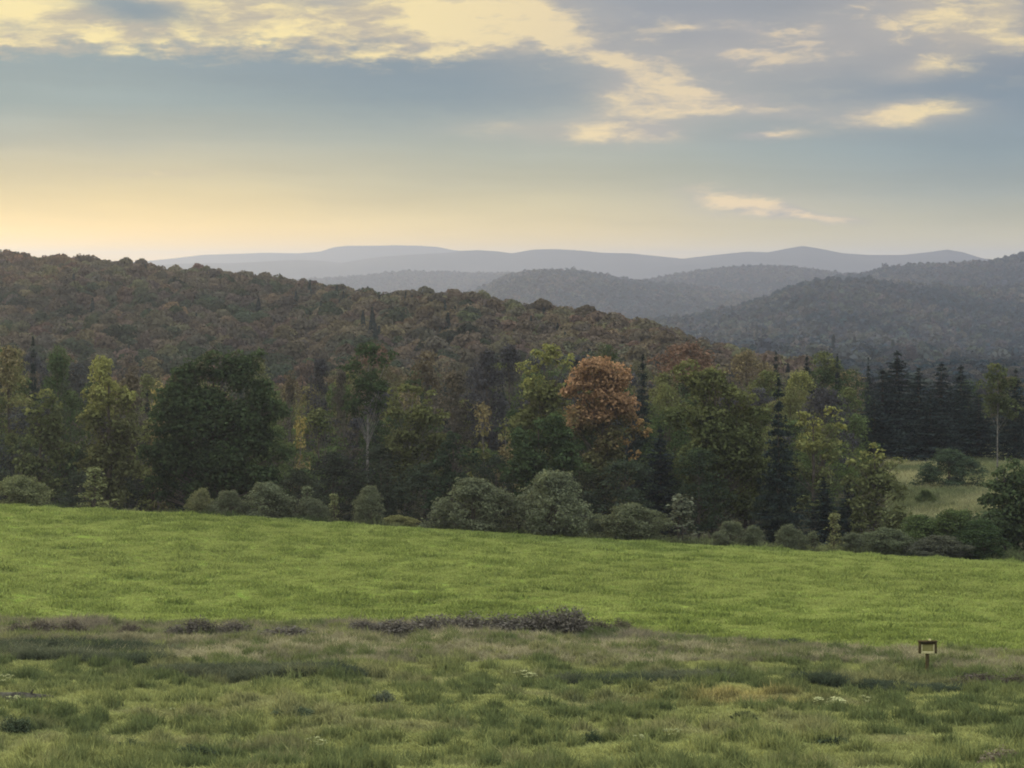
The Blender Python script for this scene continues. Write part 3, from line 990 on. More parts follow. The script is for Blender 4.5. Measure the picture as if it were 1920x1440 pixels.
# ------------------------------------------------------------------ trees filling the depth of the wood
TOPLINE = prof([(-200, 640), (0, 650), (100, 660), (250, 690), (330, 700), (560, 700), (650, 690), (760, 680), (850, 680), (950, 665), (1080, 670), (1200, 685), (1300, 680), (1450, 690), (1600, 700), (1950, 715), (2100, 715)])
FILL = {'dull olive': (OLIVE, TAN), 'dark green': (DKGREEN, GREEN), 'grey-brown': (GREYBR, BROWN), 'dusky': (PLUM, None), 'olive-brown': ((0.085, 0.084, 0.046), BROWN), 'mid green': (GREEN, OLIVE)}
nfill = 0
for rowd, step, drop in ((270, 88, 165), (284, 72, 75), (305, 62, 34), (335, 66, 14), (370, 64, 2), (408, 60, -8)):
    px = -150 + rnd.random() * 40
    while px < 2080:
        cn = rnd.choice(list(FILL))
        if rowd < 275: cn = 'dark green'
        elif rowd < 320: cn = rnd.choice(['dark green', 'mid green', 'dark green', 'dull olive', 'dusky'])
        inclr = 1560 < px < 2080
        if not (inclr and rowd < 380):
            d = rowd + rnd.uniform(-12, 12)
            if inclr: d = 405 + rnd.uniform(-6, 10)
            tint, tu = FILL[cn]
            kind = rnd.choice(['tall', 'broad', 'broad', 'airy', 'broad']) if rowd > 275 else 'broad'
            if rnd.random() < 0.12: kind, tint, tu = 'spruce', SPRUCE, None
            w = {'tall': 100, 'broad': 135, 'airy': 95, 'spruce': 62}[kind] * rnd.uniform(0.85, 1.25) * 300 / d
            colour = 'blackish' if kind == 'spruce' else cn
            side = 'left third' if px < 640 else ('middle' if px < 1280 else 'right third')
            depth = {270: 'low under the front row', 284: 'close behind the front row', 305: 'behind the front row', 335: 'inside the wood', 370: 'near the back of the wood', 408: 'at the back of the wood'}[rowd]
            kd = 'spruce' if kind == 'spruce' else ('half-bare tree' if kind == 'airy' else ('spreading tree' if kind == 'broad' else 'upright tree'))
            lab = f'{colour} {kd} {depth}, {side} of the view'
            plant('spruce_tree' if kind == 'spruce' else 'deciduous_tree', kind, px, TOPLINE(px) + drop + rnd.uniform(-14, 26), w, d, jit(tint if rowd > 275 else (0.036, 0.048, 0.030)), lab,
                  group='trees filling the depth of the wood', turned=tu, amount=rnd.uniform(0.0, 0.35))
            nfill += 1
        px += step * rnd.uniform(0.75, 1.3)

# ------------------------------------------------------------------ bushes along the far edge of the field
bushes = [  # px, top, bottom, width, d, kind, tint, label
    (35, 892, 945, 110, 230.7, 'bush', BUSHY, 'olive rounded bush at the left end of the field edge'),
    (176, 876, 950, 66, 229.3, 'sprig', BUSHY, 'upright pointed olive bush near the left end of the field edge'),
    (378, 916, 965, 50, 229.3, 'bush', BUSHY, 'small round bush at the left end of the low bush row'),
    (430, 920, 970, 62, 228.6, 'bush', BUSH, 'low grey-green bush second from the left in the low bush row'),
    (500, 905, 977, 108, 228.6, 'bush', BUSH, 'domed grey-green bush, biggest of the low bush row'),
    (575, 912, 980, 44, 230.0, 'sprig', BUSH, 'tall thin sprig of a bush behind the low bush row'),
    (585, 935, 980, 66, 228.6, 'bush', BUSH, 'low dark bush right of the domed bush'),
    (626, 926, 983, 34, 227.9, 'sprig', BUSHY, 'narrow upright bush at the right end of the low bush row'),
    (693, 911, 986, 66, 227.9, 'bush', BUSH, 'round topped bush standing alone in a gap'),
    (745, 968, 990, 80, 229.3, 'bush', (0.16, 0.16, 0.065), 'low yellowish bush right of the lone round bush'),
    (890, 895, 998, 142, 227.2, 'bush', BUSH, 'wide grey-green bush, left one of the largest two'),
    (1037, 881, 1006, 152, 226.5, 'bush', BUSH, 'tallest grey-green bush, right one of the largest two'),
    (1120, 965, 1010, 60, 230.0, 'bush', BUSH, 'small dim bush tucked right of the tallest bush'),
    (1185, 944, 1014, 120, 227.9, 'bush', BUSH, 'broad low bush right of the tallest bush'),
    (1278, 925, 1018, 84, 230.0, 'sprig', (0.10, 0.11, 0.075), 'feathery grey bush with a pointed top'),
    (1370, 978, 1024, 60, 227.2, 'bush', BUSH, 'small round grey bush, left of a close pair'),
    (1412, 986, 1026, 38, 227.2, 'bush', BUSH, 'small round grey bush, right of a close pair'),
    (1480, 984, 1030, 52, 227.2, 'bush', BUSH, 'small bushy clump below the tall narrow spruce'),
    (1524, 996, 1034, 40, 227.2, 'sprig', BUSH, 'little pointed bush below the yellow-green topped tree'),
    (1564, 962, 1036, 42, 227.2, 'sprig', BUSHY, 'slender pointed bush left of the yellowish round tree'),
    (1600, 1000, 1040, 50, 227.2, 'bush', BUSH, 'low bush under the yellowish round tree'),
    (1660, 990, 1045, 100, 227.9, 'bush', BUSH, 'wide low bush in front of the yellowish round tree'),
    (1725, 965, 1050, 105, 230.7, 'bush', GREEN, 'left bush of the dark thicket below the clearing'),
    (1795, 955, 1053, 125, 232.1, 'bush', GREEN, 'middle bush of the dark thicket below the clearing'),
    (1840, 975, 1055, 110, 229.3, 'bush', DKGREEN, 'darkest bush of the thicket beside the right edge tree'),
    (1760, 1005, 1053, 110, 227.2, 'bush', (0.075, 0.085, 0.055), 'low greyish bush in front of the dark thicket'),
    (1782, 842, 905, 104, 322, 'bush', (0.050, 0.072, 0.042), 'dark green bush alone on the pale clearing'),
    (1735, 920, 938, 34, 300, 'bush', GREEN, 'tiny round bush in the dry grass of the clearing'),
]
for k, (px, top, bot, w, d, kind, tint, lab) in enumerate(bushes):
    plant('bush', kind, px, top - 3, w * (1.55 if kind == 'sprig' else 1.13), d, jit(tint, 0.06), lab, cat='bush', group='bushes along the field edge', variant=k, turned=BUSHY, amount=0.1, sink=0.1)

# ------------------------------------------------------------------ nearest trees of the left hill, one by one
mdl = {'rust brown': (0.092, 0.064, 0.045), 'brown': (0.074, 0.062, 0.043), 'grey-brown': (0.060, 0.055, 0.045), 'olive': (0.088, 0.088, 0.044), 'tan': (0.11, 0.094, 0.054), 'dark green': (0.036, 0.048, 0.028)}


def hill_pos(px, t):
    x, d, z = H_left.height(np.array([px]), np.array([t]))
    return float(x[0]), float(d[0]), float(z[0])


hill_n = 0
NEAR_T = (-0.93, -0.86, -0.78, -0.70)
for t0 in NEAR_T:
    px = -60 + rnd.random() * 30
    while px < 1300:
        t = t0 + rnd.uniform(-0.03, 0.03)
        x, d, z = hill_pos(px, t)
        z = max(z, ground_at(x, d))
        wts = [0.08, 0.2, 0.24, 0.2, 0.08, 0.2] if px < 700 else [0.05, 0.15, 0.28, 0.2, 0.02, 0.3]
        cn = rnd.choices(list(mdl), wts)[0]
        con = rnd.random() < 0.05
        kind = 'hill_spruce' if con else 'hill_round'
        cm, tm, H0, W0 = rnd.choice(PROTO[kind])
        o = bpy.data.objects.new('spruce_tree' if con else 'deciduous_tree', None)
        COL.objects.link(o)
        o.location = (x, d, z - 0.3)
        link('trunk', tm, o)
        cr = link('crown', cm, o)
        s = rnd.uniform(0.7, 1.05)
        o.scale = (s, s, s * rnd.uniform(0.85, 1.15))
        o.rotation_euler.z = rnd.random() * 6.28
        colour_obj(cr, jit(SPRUCE if con else mdl[cn], 0.18), RUST, rnd.uniform(0, 0.2))
        side = 'far left' if px < 320 else ('left part' if px < 640 else ('middle' if px < 960 else 'low right end'))
        rowname = {-0.93: 'at the foot of', -0.86: 'just above the foot of', -0.78: 'a little way up', -0.70: 'lower on'}[t0]
        tag(o, f"{'dark spruce' if con else cn + ' round tree'} {rowname} the left hill, {side}", 'tree', 'single trees low on the left hill')
        hill_n += 1
        px += 44 * rnd.uniform(0.8, 1.3)

# ================================================================== masses: one object each, copies by geometry nodes
def hidden_collection(name, meshes):
    c = bpy.data.collections.new(name)
    for k, m in enumerate(meshes):
        o = bpy.data.objects.new(f'{name}_{k:02d}', m)
        c.objects.link(o)
    return c


def scatter(name, pts, size, spin, pick, tint, coll, label, cat):
    me = mesh(name, pts, [])
    n = len(pts)
    for an, ty, key, arr in (('tint', 'FLOAT_COLOR', 'color', np.concatenate([tint, np.ones((n, 1))], 1)), ('size', 'FLOAT_VECTOR', 'vector', size),
                             ('spin', 'FLOAT', 'value', spin), ('pick', 'INT', 'value', pick)):
        a = me.attributes.new(an, ty, 'POINT')
        a.data.foreach_set(key, np.ascontiguousarray(arr, dtype=np.int32 if ty == 'INT' else np.float32).ravel())
    o = link(name, me)
    ng = bpy.data.node_groups.new(name + '_nodes', 'GeometryNodeTree')
    ng.interface.new_socket('Geometry', in_out='INPUT', socket_type='NodeSocketGeometry')
    ng.interface.new_socket('Geometry', in_out='OUTPUT', socket_type='NodeSocketGeometry')
    N, L = ng.nodes, ng.links
    gi, go = N.new('NodeGroupInput'), N.new('NodeGroupOutput')
    ci = N.new('GeometryNodeCollectionInfo')
    ci.inputs['Collection'].default_value = coll
    ci.inputs['Separate Children'].default_value = True
    ip = N.new('GeometryNodeInstanceOnPoints')
    ip.inputs['Pick Instance'].default_value = True

    def na(nm, ty):
        a = N.new('GeometryNodeInputNamedAttribute')
        a.data_type = ty
        a.inputs['Name'].default_value = nm
        return a.outputs['Attribute']
    cmb = N.new('ShaderNodeCombineXYZ')
    L.new(na('spin', 'FLOAT'), cmb.inputs[2])
    L.new(gi.outputs[0], ip.inputs['Points'])
    L.new(ci.outputs[0], ip.inputs['Instance'])
    L.new(na('pick', 'INT'), ip.inputs['Instance Index'])
    L.new(cmb.outputs[0], ip.inputs['Rotation'])
    L.new(na('size', 'FLOAT_VECTOR'), ip.inputs['Scale'])
    L.new(ip.outputs[0], go.inputs[0])
    md = o.modifiers.new('copies', 'NODES')
    md.node_group = ng
    tag(o, label, cat, kind='stuff')
    return o


RNG = np.random.default_rng(5)


def far_crown(seed, leaf, n, conifer=False):
    rng = np.random.default_rng(seed)
    mb = MB()
    if conifer:
        t = rng.random(n) ** 1.3
        a = rng.random(n) * 6.28
        R = 1.9 * (1 - t) + 0.1
        P = np.stack([np.cos(a) * R, np.sin(a) * R, 0.6 + 9.4 * t], 1)
        N = np.stack([np.cos(a), np.sin(a), 0.5 + 0 * a], 1) + 0.35 * rng.normal(size=(n, 3))
        mb.quads(P, N, leaf, rng, 0.8)
    else:
        k = 9
        for c in range(k):
            a, q = rng.random() * 6.28, rng.random() ** 0.5 * 2.2
            cc = np.array([math.cos(a) * q, math.sin(a) * q, 3.0 + 3.2 * (1 - q / 2.6) + rng.uniform(-0.7, 0.5)])
            m = n // k
            dv = unit(rng.normal(size=(m, 3))); dv[:, 2] = np.abs(dv[:, 2]) * 1.0 - 0.15
            mb.quads(cc + dv * np.array([1.5, 1.5, 1.3]), dv + 0.35 * rng.normal(size=(m, 3)) + np.array([0, 0, 0.3]), leaf * (0.7 + 0.6 * rng.random(m)), rng, 0.8)
        # the shaded inside of the crown
        dv = unit(rng.normal(size=(30, 3)))
        mb.quads(np.array([0, 0, 3.2]) + dv * np.array([2.0, 2.0, 2.0]), dv, 2.2, rng, 1.0)
    return mb.build('treetop', M_mass)


C_hill = hidden_collection('hill_tops', [far_crown(300 + s, 0.75, 330) for s in range(6)] + [far_crown(310 + s, 0.8, 260, True) for s in range(2)])
C_far = hidden_collection('far_tops', [far_crown(330 + s, 1.7, 60) for s in range(5)] + [far_crown(340 + s, 1.5, 50, True) for s in range(2)])


def wood_mass(name, ridge, px0, px1, spacing, palette, coll, nround, label, tmin=-0.97, tmax=0.12, scale=(0.8, 1.3), con=0.035, size0=None, patch=0.012, bias=None, tskip=None, field=None):
    """tree tops covering a ridge, spaced evenly over its ground"""
    near, far = ridge.near, ridge.far
    T, P = [], []
    t = tmin
    while t < tmax:
        dm = float(ridge.dist(0.5 * (px0 + px1))) + t * (near if t < 0 else far)
        stp = spacing * F / dm
        n = int((px1 - px0) / stp)
        p = np.linspace(px0, px1, n) + RNG.uniform(-0.5, 0.5, n) * stp
        T.append(t + RNG.uniform(-0.5, 0.5, n) * spacing / near); P.append(p)
        t += spacing / (near if t < 0 else far)
    T, P = np.concatenate(T), np.concatenate(P)
    x, d, z = ridge.height(P, T)
    keep = RNG.random(len(x)) < 0.93
    gz = np.interp(d, yk, zk)
    keep &= z > gz - 2.5
    if field is not None: keep &= ~field(P, T)
    x, d, z, P, T = x[keep], d[keep], z[keep], P[keep], T[keep]
    z = np.maximum(z, G0(x, d))
    n = len(x)
    f = fbm(x * patch, d * patch * 0.5, 4, 55)
    pal = np.array([c for c, w in palette]); wts = np.array([w for c, w in palette], float)
    if bias is not None: f = f + bias(P, T)
    f = np.argsort(np.argsort(f + RNG.normal(size=n) * 0.10)) / n
    idx = np.searchsorted(np.cumsum(wts / wts.sum()), f).clip(0, len(pal) - 1)
    tint = pal[idx] * (1 + 0.15 * RNG.normal(size=(n, 1))).clip(0.6, 1.5) * (1 + 0.05 * RNG.normal(size=(n, 3)))
    ncon = len(coll.objects) - nround
    cprob = con * 3 * (fbm(x * patch * 2, d * patch, 3, 77) > 0.56) + con * 0.3
    isc = RNG.random(n) < cprob
    pick = np.where(isc, nround + RNG.integers(0, ncon, n), RNG.integers(0, nround, n))
    tint[isc] = np.array(SPRUCE) * (1 + 0.2 * RNG.normal(size=(isc.sum(), 1))).clip(0.6, 1.6)
    s = RNG.uniform(scale[0], scale[1], n) * (size0 or spacing / 5.0) * np.where(isc, 0.75, 1.0)
    size = np.stack([s, s, s * RNG.uniform(0.85, 1.2, n)], 1)
    return scatter(name, np.stack([x, d, z - 0.6], 1), size, RNG.random(n) * 6.28, pick, tint.clip(0.01, 0.6), coll, label, 'woods')


PAL_L = [((0.036, 0.045, 0.028), 1.0), ((0.066, 0.059, 0.045), 1.6), ((0.086, 0.072, 0.049), 2.2), ((0.086, 0.084, 0.048), 0.9), ((0.110, 0.095, 0.058), 0.8),
         ((0.078, 0.066, 0.047), 1.4), ((0.098, 0.070, 0.048), 0.9)]
PAL_R = [((0.017, 0.034, 0.044), 2), ((0.034, 0.047, 0.057), 1.2), ((0.046, 0.048, 0.051), 0.7), ((0.048, 0.062, 0.055), 1.2), ((0.032, 0.043, 0.050), 0.9), ((0.070, 0.071, 0.064), 0.7)]  # blue of the distant haze mixed into these treetop colours
wood_mass('woods', H_left, -350, 1500, 4.8, PAL_L, C_hill, 6, 'brown and rust treetops covering the upper left hill', tmin=-0.66, con=0.012, bias=lambda P, T: 0.16 * sstep(1000, 0, P) + 0.16 * T)
wood_mass('woods', H_right, 1000, 2300, 8.0, PAL_R, C_far, 5, 'treetops tinted with haze blue on the hill beyond the spruces', tmax=0.08)
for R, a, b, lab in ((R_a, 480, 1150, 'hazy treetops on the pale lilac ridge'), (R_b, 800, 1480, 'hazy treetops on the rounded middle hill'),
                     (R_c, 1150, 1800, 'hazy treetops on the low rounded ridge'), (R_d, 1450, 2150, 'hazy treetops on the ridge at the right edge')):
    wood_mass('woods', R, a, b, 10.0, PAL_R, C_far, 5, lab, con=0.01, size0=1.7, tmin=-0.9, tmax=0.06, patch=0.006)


d, P = [], []
dd = 455.0
while dd < 1000:
    stp = 5.6 * F / dd
    p = np.arange(1130, 2300, stp)
    P.append(p + RNG.uniform(-0.5, 0.5, len(p)) * stp)
    d.append(dd + RNG.uniform(-2.5, 2.5, len(p)))
    dd += 5.6
d, P = np.concatenate(d), np.concatenate(P)
x = (P - 960) / F * d
n = len(x)
pal = np.array([c for c, w in PAL_R])
tint = pal[RNG.integers(0, len(pal), n)] * (1 + 0.2 * RNG.normal(size=(n, 1))).clip(0.6, 1.5)
s_ = RNG.uniform(0.75, 1.05, n)
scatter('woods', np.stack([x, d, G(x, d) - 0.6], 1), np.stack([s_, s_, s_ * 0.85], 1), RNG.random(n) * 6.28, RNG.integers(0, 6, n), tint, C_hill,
        'low treetops on the valley floor beyond the spruces', 'woods')


# ------------------------------------------------------------------ grass
def tuft(seed, n, rad, h, w, spread=0.5, stalk=False):
    rng = np.random.default_rng(seed)
    mb = MB()
    a = rng.random(n) * 6.28
    q = rad * np.sqrt(rng.random(n))
    b = np.stack([np.cos(a) * q, np.sin(a) * q, -0.05 + 0 * a], 1)
    hh = h * (0.55 + 0.6 * rng.random(n)) * (1 - 0.35 * (q / rad) ** 2)
    ln = rng.normal(size=(n, 2)) * spread * hh[:, None] * 0.5
    m = b + np.concatenate([ln * 0.35, (hh * 0.6)[:, None]], 1)
    t = b + np.concatenate([ln, (hh * rng.uniform(0.75, 1.0, n))[:, None]], 1)
    sa = rng.random(n) * 6.28
    s = np.stack([np.cos(sa), np.sin(sa), 0 * sa], 1) * w * 0.5
    V = np.stack([b - s, b + s, m + s * 0.9, m - s * 0.9, t], 1).reshape(-1, 3)
    k = np.arange(n)[:, None] * 5
    mb.V.append(V); mb.n = len(V)
    mb.F[4] = [k + np.array([[0, 1, 2, 3]])]
    mb.F[3] = [k + np.array([[3, 2, 4]])]
    return mb.build('tuft', M_grass)


C_short = hidden_collection('short_tufts', [tuft(400 + s, 46, 0.48, 0.24, 0.045, 0.8) for s in range(5)])
C_tuft = hidden_collection('meadow_tufts', [tuft(410 + s, 40, 0.30, 0.34, 0.030, 0.9) for s in range(5)])
C_tall = hidden_collection('tall_tufts', [tuft(420 + s, 44, 0.32, 0.85, 0.028, 0.55) for s in range(5)])


def wedge(n, y0, y1, margin=1.15):
    """random points on the ground inside the view's wedge, even over the area"""
    y = np.sqrt(RNG.random(n) * (y1 ** 2 - y0 ** 2) + y0 ** 2)
    x = RNG.uniform(-1, 1, n) * y * 960 / F * margin
    return x, y


def colmix(a, b, f):
    return np.asarray(a)[None] * (1 - f[:, None]) + np.asarray(b)[None] * f[:, None]


def px_ground(px, py):
    """where the line of sight through a photo pixel meets the land"""
    d = np.linspace(66, 440, 3000)
    xs, zs = ray(px, py, d)
    g = G0(xs, d)
    i = np.argmax(zs <= g)
    return float(xs[i]), float(d[i])


# mown field
x, y = wedge(47000, 113, 226)
k = (y > edge_near(x) - 0.5) & (y < edge_far(x) - 0.2)
x, y = x[k], y[k]
f1 = fbm(x / 1.2, y / 2.4, 4, 61)
f2 = fbm(x / 14, y / 30, 3, 62)
f = sstep(0.24, 0.60, 0.75 * f1 + 0.25 * f2)
tint = colmix((0.136, 0.184, 0.048), (0.215, 0.264, 0.080), f) * (0.82 + 0.36 * fbm(x / 22, y / 26, 3, 66))[:, None]
tint *= (1 + 0.12 * RNG.normal(size=(len(x), 1))).clip(0.6, 1.4)
s = RNG.uniform(0.7, 1.15, len(x)) * (0.85 + 1.1 * sstep(0.46, 0.30, f1))
scatter('field_grass', np.stack([x, y, G(x, y)], 1), np.stack([s, s, s * RNG.uniform(0.7, 1.2, len(x))], 1), RNG.random(len(x)) * 6.28, RNG.integers(0, 5, len(x)), tint,
        C_short, 'short bright green grass growing over the sloping field', 'grass')

# rough meadow in front
x, y = wedge(60000, 70, 141)
k = y < edge_near(x) + 0.5
x, y = x[k], y[k]
f1 = fbm(x / 0.55, y / 1.2, 4, 71)
f2 = fbm(x / 7, y / 9, 3, 72)
f3 = fbm(x / 3, y / 4.5, 3, 73)
f = sstep(0.30, 0.58, 0.72 * f1 + 0.28 * f2)
tint = colmix((0.080, 0.108, 0.046), (0.228, 0.255, 0.094), f)
qx, qy = px_ground(1375, 1314)
gold = np.exp(-((x - qx) / 2.6) ** 2 - ((y - qy) / 3.2) ** 2) * sstep(0.3, 0.5, f1 * 0.5 + f3 * 0.5)
tint = tint * (1 - gold)[:, None] + np.array((0.30, 0.265, 0.105)) * gold[:, None]
tint = tint * (1 - 0.5 * sstep(0.55, 0.7, f3))[:, None] + np.array((0.20, 0.20, 0.105)) * (0.5 * sstep(0.55, 0.7, f3))[:, None]
tint *= (1 + 0.14 * RNG.normal(size=(len(x), 1))).clip(0.6, 1.5)
s = RNG.uniform(0.75, 1.2, len(x))
hz = s * (0.6 + 1.4 * sstep(0.48, 0.30, f1))
scatter('meadow_grass', np.stack([x, y, G(x, y)], 1), np.stack([s, s, hz], 1), RNG.random(len(x)) * 6.28, RNG.integers(0, 5, len(x)), tint,
        C_tuft, 'tussocky green meadow grass at the front of the view', 'grass')

# tall dry grass strip below the field
x, y = wedge(34000, 104, 146)
e = edge_near(x)
band = (y > np.minimum(e - 12, 117.5) + 4 * (fbm(x / 6, y / 6, 2, 81) - 0.5) * 2) & (y < e + 1.5)
patchy = fbm(x / 4, y / 5, 3, 82) > 0.22
x, y = x[band & patchy], y[band & patchy]
f1 = fbm(x / 3, y / 3.5, 4, 83)
f = sstep(0.3, 0.7, f1)
tint = colmix((0.125, 0.128, 0.078), (0.250, 0.243, 0.148), f) * (1 + 0.12 * RNG.normal(size=(len(x), 1))).clip(0.6, 1.5)
s = RNG.uniform(0.7, 1.15, len(x))
rim = sstep(7.0, 0.0, np.abs(y - edge_near(x) + 2.0)) * sstep(0.36, 0.58, fbm(x / 3.0, y / 9.0, 3, 88)) * sstep(9, 4, x)
tint = tint * (1 - 0.75 * rim)[:, None] + np.array((0.150, 0.138, 0.112)) * (0.75 * rim)[:, None]
scatter('dry_grass', np.stack([x, y, G(x, y)], 1), np.stack([s, s, s * RNG.uniform(0.30, 0.62, len(x)) * (1 + 1.0 * rim)], 1), RNG.random(len(x)) * 6.28, RNG.integers(0, 5, len(x)), tint,
        C_tall, 'tall dry grey-brown grass in a strip below the bright field', 'grass')


# dark weeds: long low beds, their dark tint partly standing in for shade
def px_ground(px, py):
    """where the line of sight through a photo pixel meets the land"""
    d = np.linspace(66, 440, 3000)
    xs, zs = ray(px, py, d)
    g = G0(xs, d)
    i = np.argmax(zs <= g)
    return float(xs[i]), float(d[i])


beds = [(160, 1226, 175, 7), (480, 1274, 190, 9), (1210, 1283, 170, 6), (1740, 1293, 120, 5), (1600, 1290, 110, 4), (70, 1238, 90, 10), (230, 1246, 90, 6)]
xs_, ys_ = [], []
for (bx, by, rx, ry) in beds:
    n = int(rx * 3.2)
    a = RNG.random(n) * 6.28; q = np.sqrt(RNG.random(n))
    for aa, qq in zip(a, q):
        gx, gy = px_ground(bx + math.cos(aa) * qq * rx, by + math.sin(aa) * qq * ry)
        xs_.append(gx); ys_.append(gy)
x, y = np.array(xs_), np.array(ys_)
f = fbm(x / 2, y / 2, 3, 91)
tint = colmix((0.042, 0.058, 0.037), (0.090, 0.104, 0.064), sstep(0.35, 0.7, f)) * (1 + 0.15 * RNG.normal(size=(len(x), 1))).clip(0.6, 1.5)
s = RNG.uniform(0.8, 1.3, len(x))
scatter('weeds', np.stack([x, y, G(x, y)], 1), np.stack([s * 1.2, s * 1.2, s * np.where(x > 12, 0.34, 0.62)], 1), RNG.random(len(x)) * 6.28, RNG.integers(0, 5, len(x)), tint,
        C_tall, 'dark green weeds, partly tinted as shade, in long low beds across the meadow', 'weeds')

# dry grass on the clearing at the right and along the wood's edge
x, y = wedge(26000, 226, 395, 1.25)
ppx = x / y * F + 960
k = ((ppx > 1665) & (y > 262)) | ((y < 236) & (fbm(x / 5, y / 5, 2, 97) > 0.40))
x, y, ppx = x[k], y[k], ppx[k]
f = sstep(0.35, 0.65, fbm(x / 6, y / 12, 4, 95))
tint = colmix((0.110, 0.130, 0.062), (0.235, 0.240, 0.125), f) * (1 + 0.12 * RNG.normal(size=(len(x), 1))).clip(0.6, 1.4)
s = RNG.uniform(1.0, 1.6, len(x))
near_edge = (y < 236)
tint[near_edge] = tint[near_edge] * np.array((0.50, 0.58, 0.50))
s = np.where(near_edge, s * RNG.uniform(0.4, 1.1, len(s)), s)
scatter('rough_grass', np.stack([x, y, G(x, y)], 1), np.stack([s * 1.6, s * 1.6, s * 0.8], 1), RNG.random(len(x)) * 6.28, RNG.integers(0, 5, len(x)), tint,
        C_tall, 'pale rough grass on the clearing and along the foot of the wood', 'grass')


# ------------------------------------------------------------------ low brush in the dry strip
def brush_mesh(seed):
    rng = np.random.default_rng(seed)
    mb = MB()
    for k in range(90):
        a, q = rng.random() * 6.28, rng.random() ** 0.6
        tipx, tipy = math.cos(a) * 0.62 * q, math.sin(a) * 0.62 * q
        h = (1.0 - 0.45 * q * q) * rng.uniform(0.7, 1.05)
        mb.tube([(tipx * 0.3, tipy * 0.3, -0.06), (tipx * 0.7, tipy * 0.7, h * 0.55), (tipx * 1.05, tipy * 1.05, h)], [0.014, 0.010, 0.004], 3)
        n = 26
        s = rng.random(n)
        P = np.stack([tipx * (0.4 + 0.65 * s), tipy * (0.4 + 0.65 * s), h * (0.12 + 0.85 * s)], 1) + rng.normal(size=(n, 3)) * 0.07
        mb.quads(P, rng.normal(size=(n, 3)) + np.array([0, 0, 0.4]), 0.085 * (0.6 + 0.8 * rng.random(n)), rng, 0.5)
    return mb.build('brush', M_needle)


BR = [brush_mesh(500 + s) for s in range(4)]
PURP = (0.112, 0.106, 0.088)
DKWEED = (0.050, 0.064, 0.042)
brushes = [  # px, base py, width px, height px, tint, label
    (1062, 1198, 78, 48, PURP, 'tallest dark purplish brush clump at the right end of its row'),
    (1010, 1196, 90, 40, PURP, 'dark purplish brush clump left of the tallest clump'),
    (945, 1196, 96, 36, PURP, 'dark brush clump in the middle of the purplish row'),
    (880, 1197, 90, 33, PURP, 'low dark brush clump third from the left in the purplish row'),
    (815, 1198, 90, 34, PURP, 'low dark brush clump second from the left in the purplish row'),
    (740, 1198, 84, 30, PURP, 'low dark brush clump in front of the lone round bush'),
    (680, 1197, 60, 26, PURP, 'smallest low clump at the left end of the purplish row'),
    (1120, 1192, 70, 26, (0.09, 0.085, 0.06), 'greyish brush right of the tallest dark clump'),
    (1165, 1192, 40, 26, (0.10, 0.095, 0.065), 'thin twiggy brush farthest right of the purplish row'),
    (535, 1203, 100, 20, PURP, 'very low dark brush halfway along the dry strip'),
    (440, 1200, 60, 28, PURP, 'dark brush right of the twiggy tall clump at the left'),
    (375, 1200, 70, 32, (0.085, 0.08, 0.066), 'twiggy tall brush clump in the left part of the dry strip'),
    (330, 1200, 44, 22, PURP, 'dark brush left of the twiggy tall clump'),
    (245, 1198, 44, 22, (0.10, 0.09, 0.07), 'grey-brown brush between the two twiggy tall clumps'),
    (75, 1198, 60, 28, (0.10, 0.09, 0.07), 'grey-brown twiggy brush at the far left of the dry strip'),
    (30, 1198, 50, 26, (0.10, 0.09, 0.07), 'grey-brown brush clump cut by the left edge'),
    (135, 1200, 50, 26, (0.10, 0.09, 0.07), 'low grey-brown brush right of the far left clumps'),
    (1437, 1202, 36, 9, DKWEED, 'tiny dark brush on the edge of the bright field'),
    (1485, 1204, 60, 11, DKWEED, 'flat dark brush right of the tiny one on the field edge'),
    (103, 1234, 34, 28, DKWEED, 'dark green brush knob above the left weed bed'),
    (720, 1325, 36, 22, (0.105, 0.125, 0.085), 'round grey-green weed clump alone in the middle meadow'),
    (365, 1424, 80, 26, (0.058, 0.080, 0.046), 'dark green weed clump at the bottom, widest one'),
    (245, 1402, 46, 22, (0.058, 0.080, 0.046), 'dark green weed clump left of the widest bottom clump'),
    (160, 1398, 60, 26, (0.058, 0.080, 0.046), 'dark low weed clump above the bottom left corner'),
    (30, 1375, 60, 30, (0.058, 0.080, 0.046), 'dark weed clump near the left edge below the log'),
    (550, 1345, 70, 14, (0.080, 0.105, 0.058), 'low wide dark weed clump left of the round grey-green one'),
    (1840, 1284, 100, 24, (0.075, 0.068, 0.055), 'brown brush right of the post sign'),
    (1905, 1288, 60, 24, (0.075, 0.068, 0.055), 'brown brush at the right edge of the dry strip'),
    (1738, 1288, 80, 12, DKWEED, 'dark brush around the foot of the post sign'),
    (1395, 1362, 50, 20, (0.05, 0.065, 0.034), 'small dark weed clump below the yellowed patch'),
    (1560, 1402, 80, 16, (0.045, 0.062, 0.034), 'flat dark weed clump at the lower right'),
    (1880, 1440, 70, 34, (0.17, 0.15, 0.11), 'pale withered weed clump at the bottom right corner'),
    (1110, 1400, 40, 24, (0.045, 0.066, 0.036), 'small upright weed clump at the bottom middle'),
]
for k, (px, py, w, h, tint, lab) in enumerate(brushes):
    gx, gy = px_ground(px, py)
    o = link('brush', BR[k % 4], loc=(gx, gy, ground_at(gx, gy) - 0.03))
    W = 1.25 * w * gy / F
    o.scale = (W / 1.3, W / 1.3, 1.3 * h * gy / F)
    o.rotation_euler.z = rnd.random() * 6.28
    o.color = (*tint, 1)
    tag(o, lab, 'brush', 'low brush in the meadow')

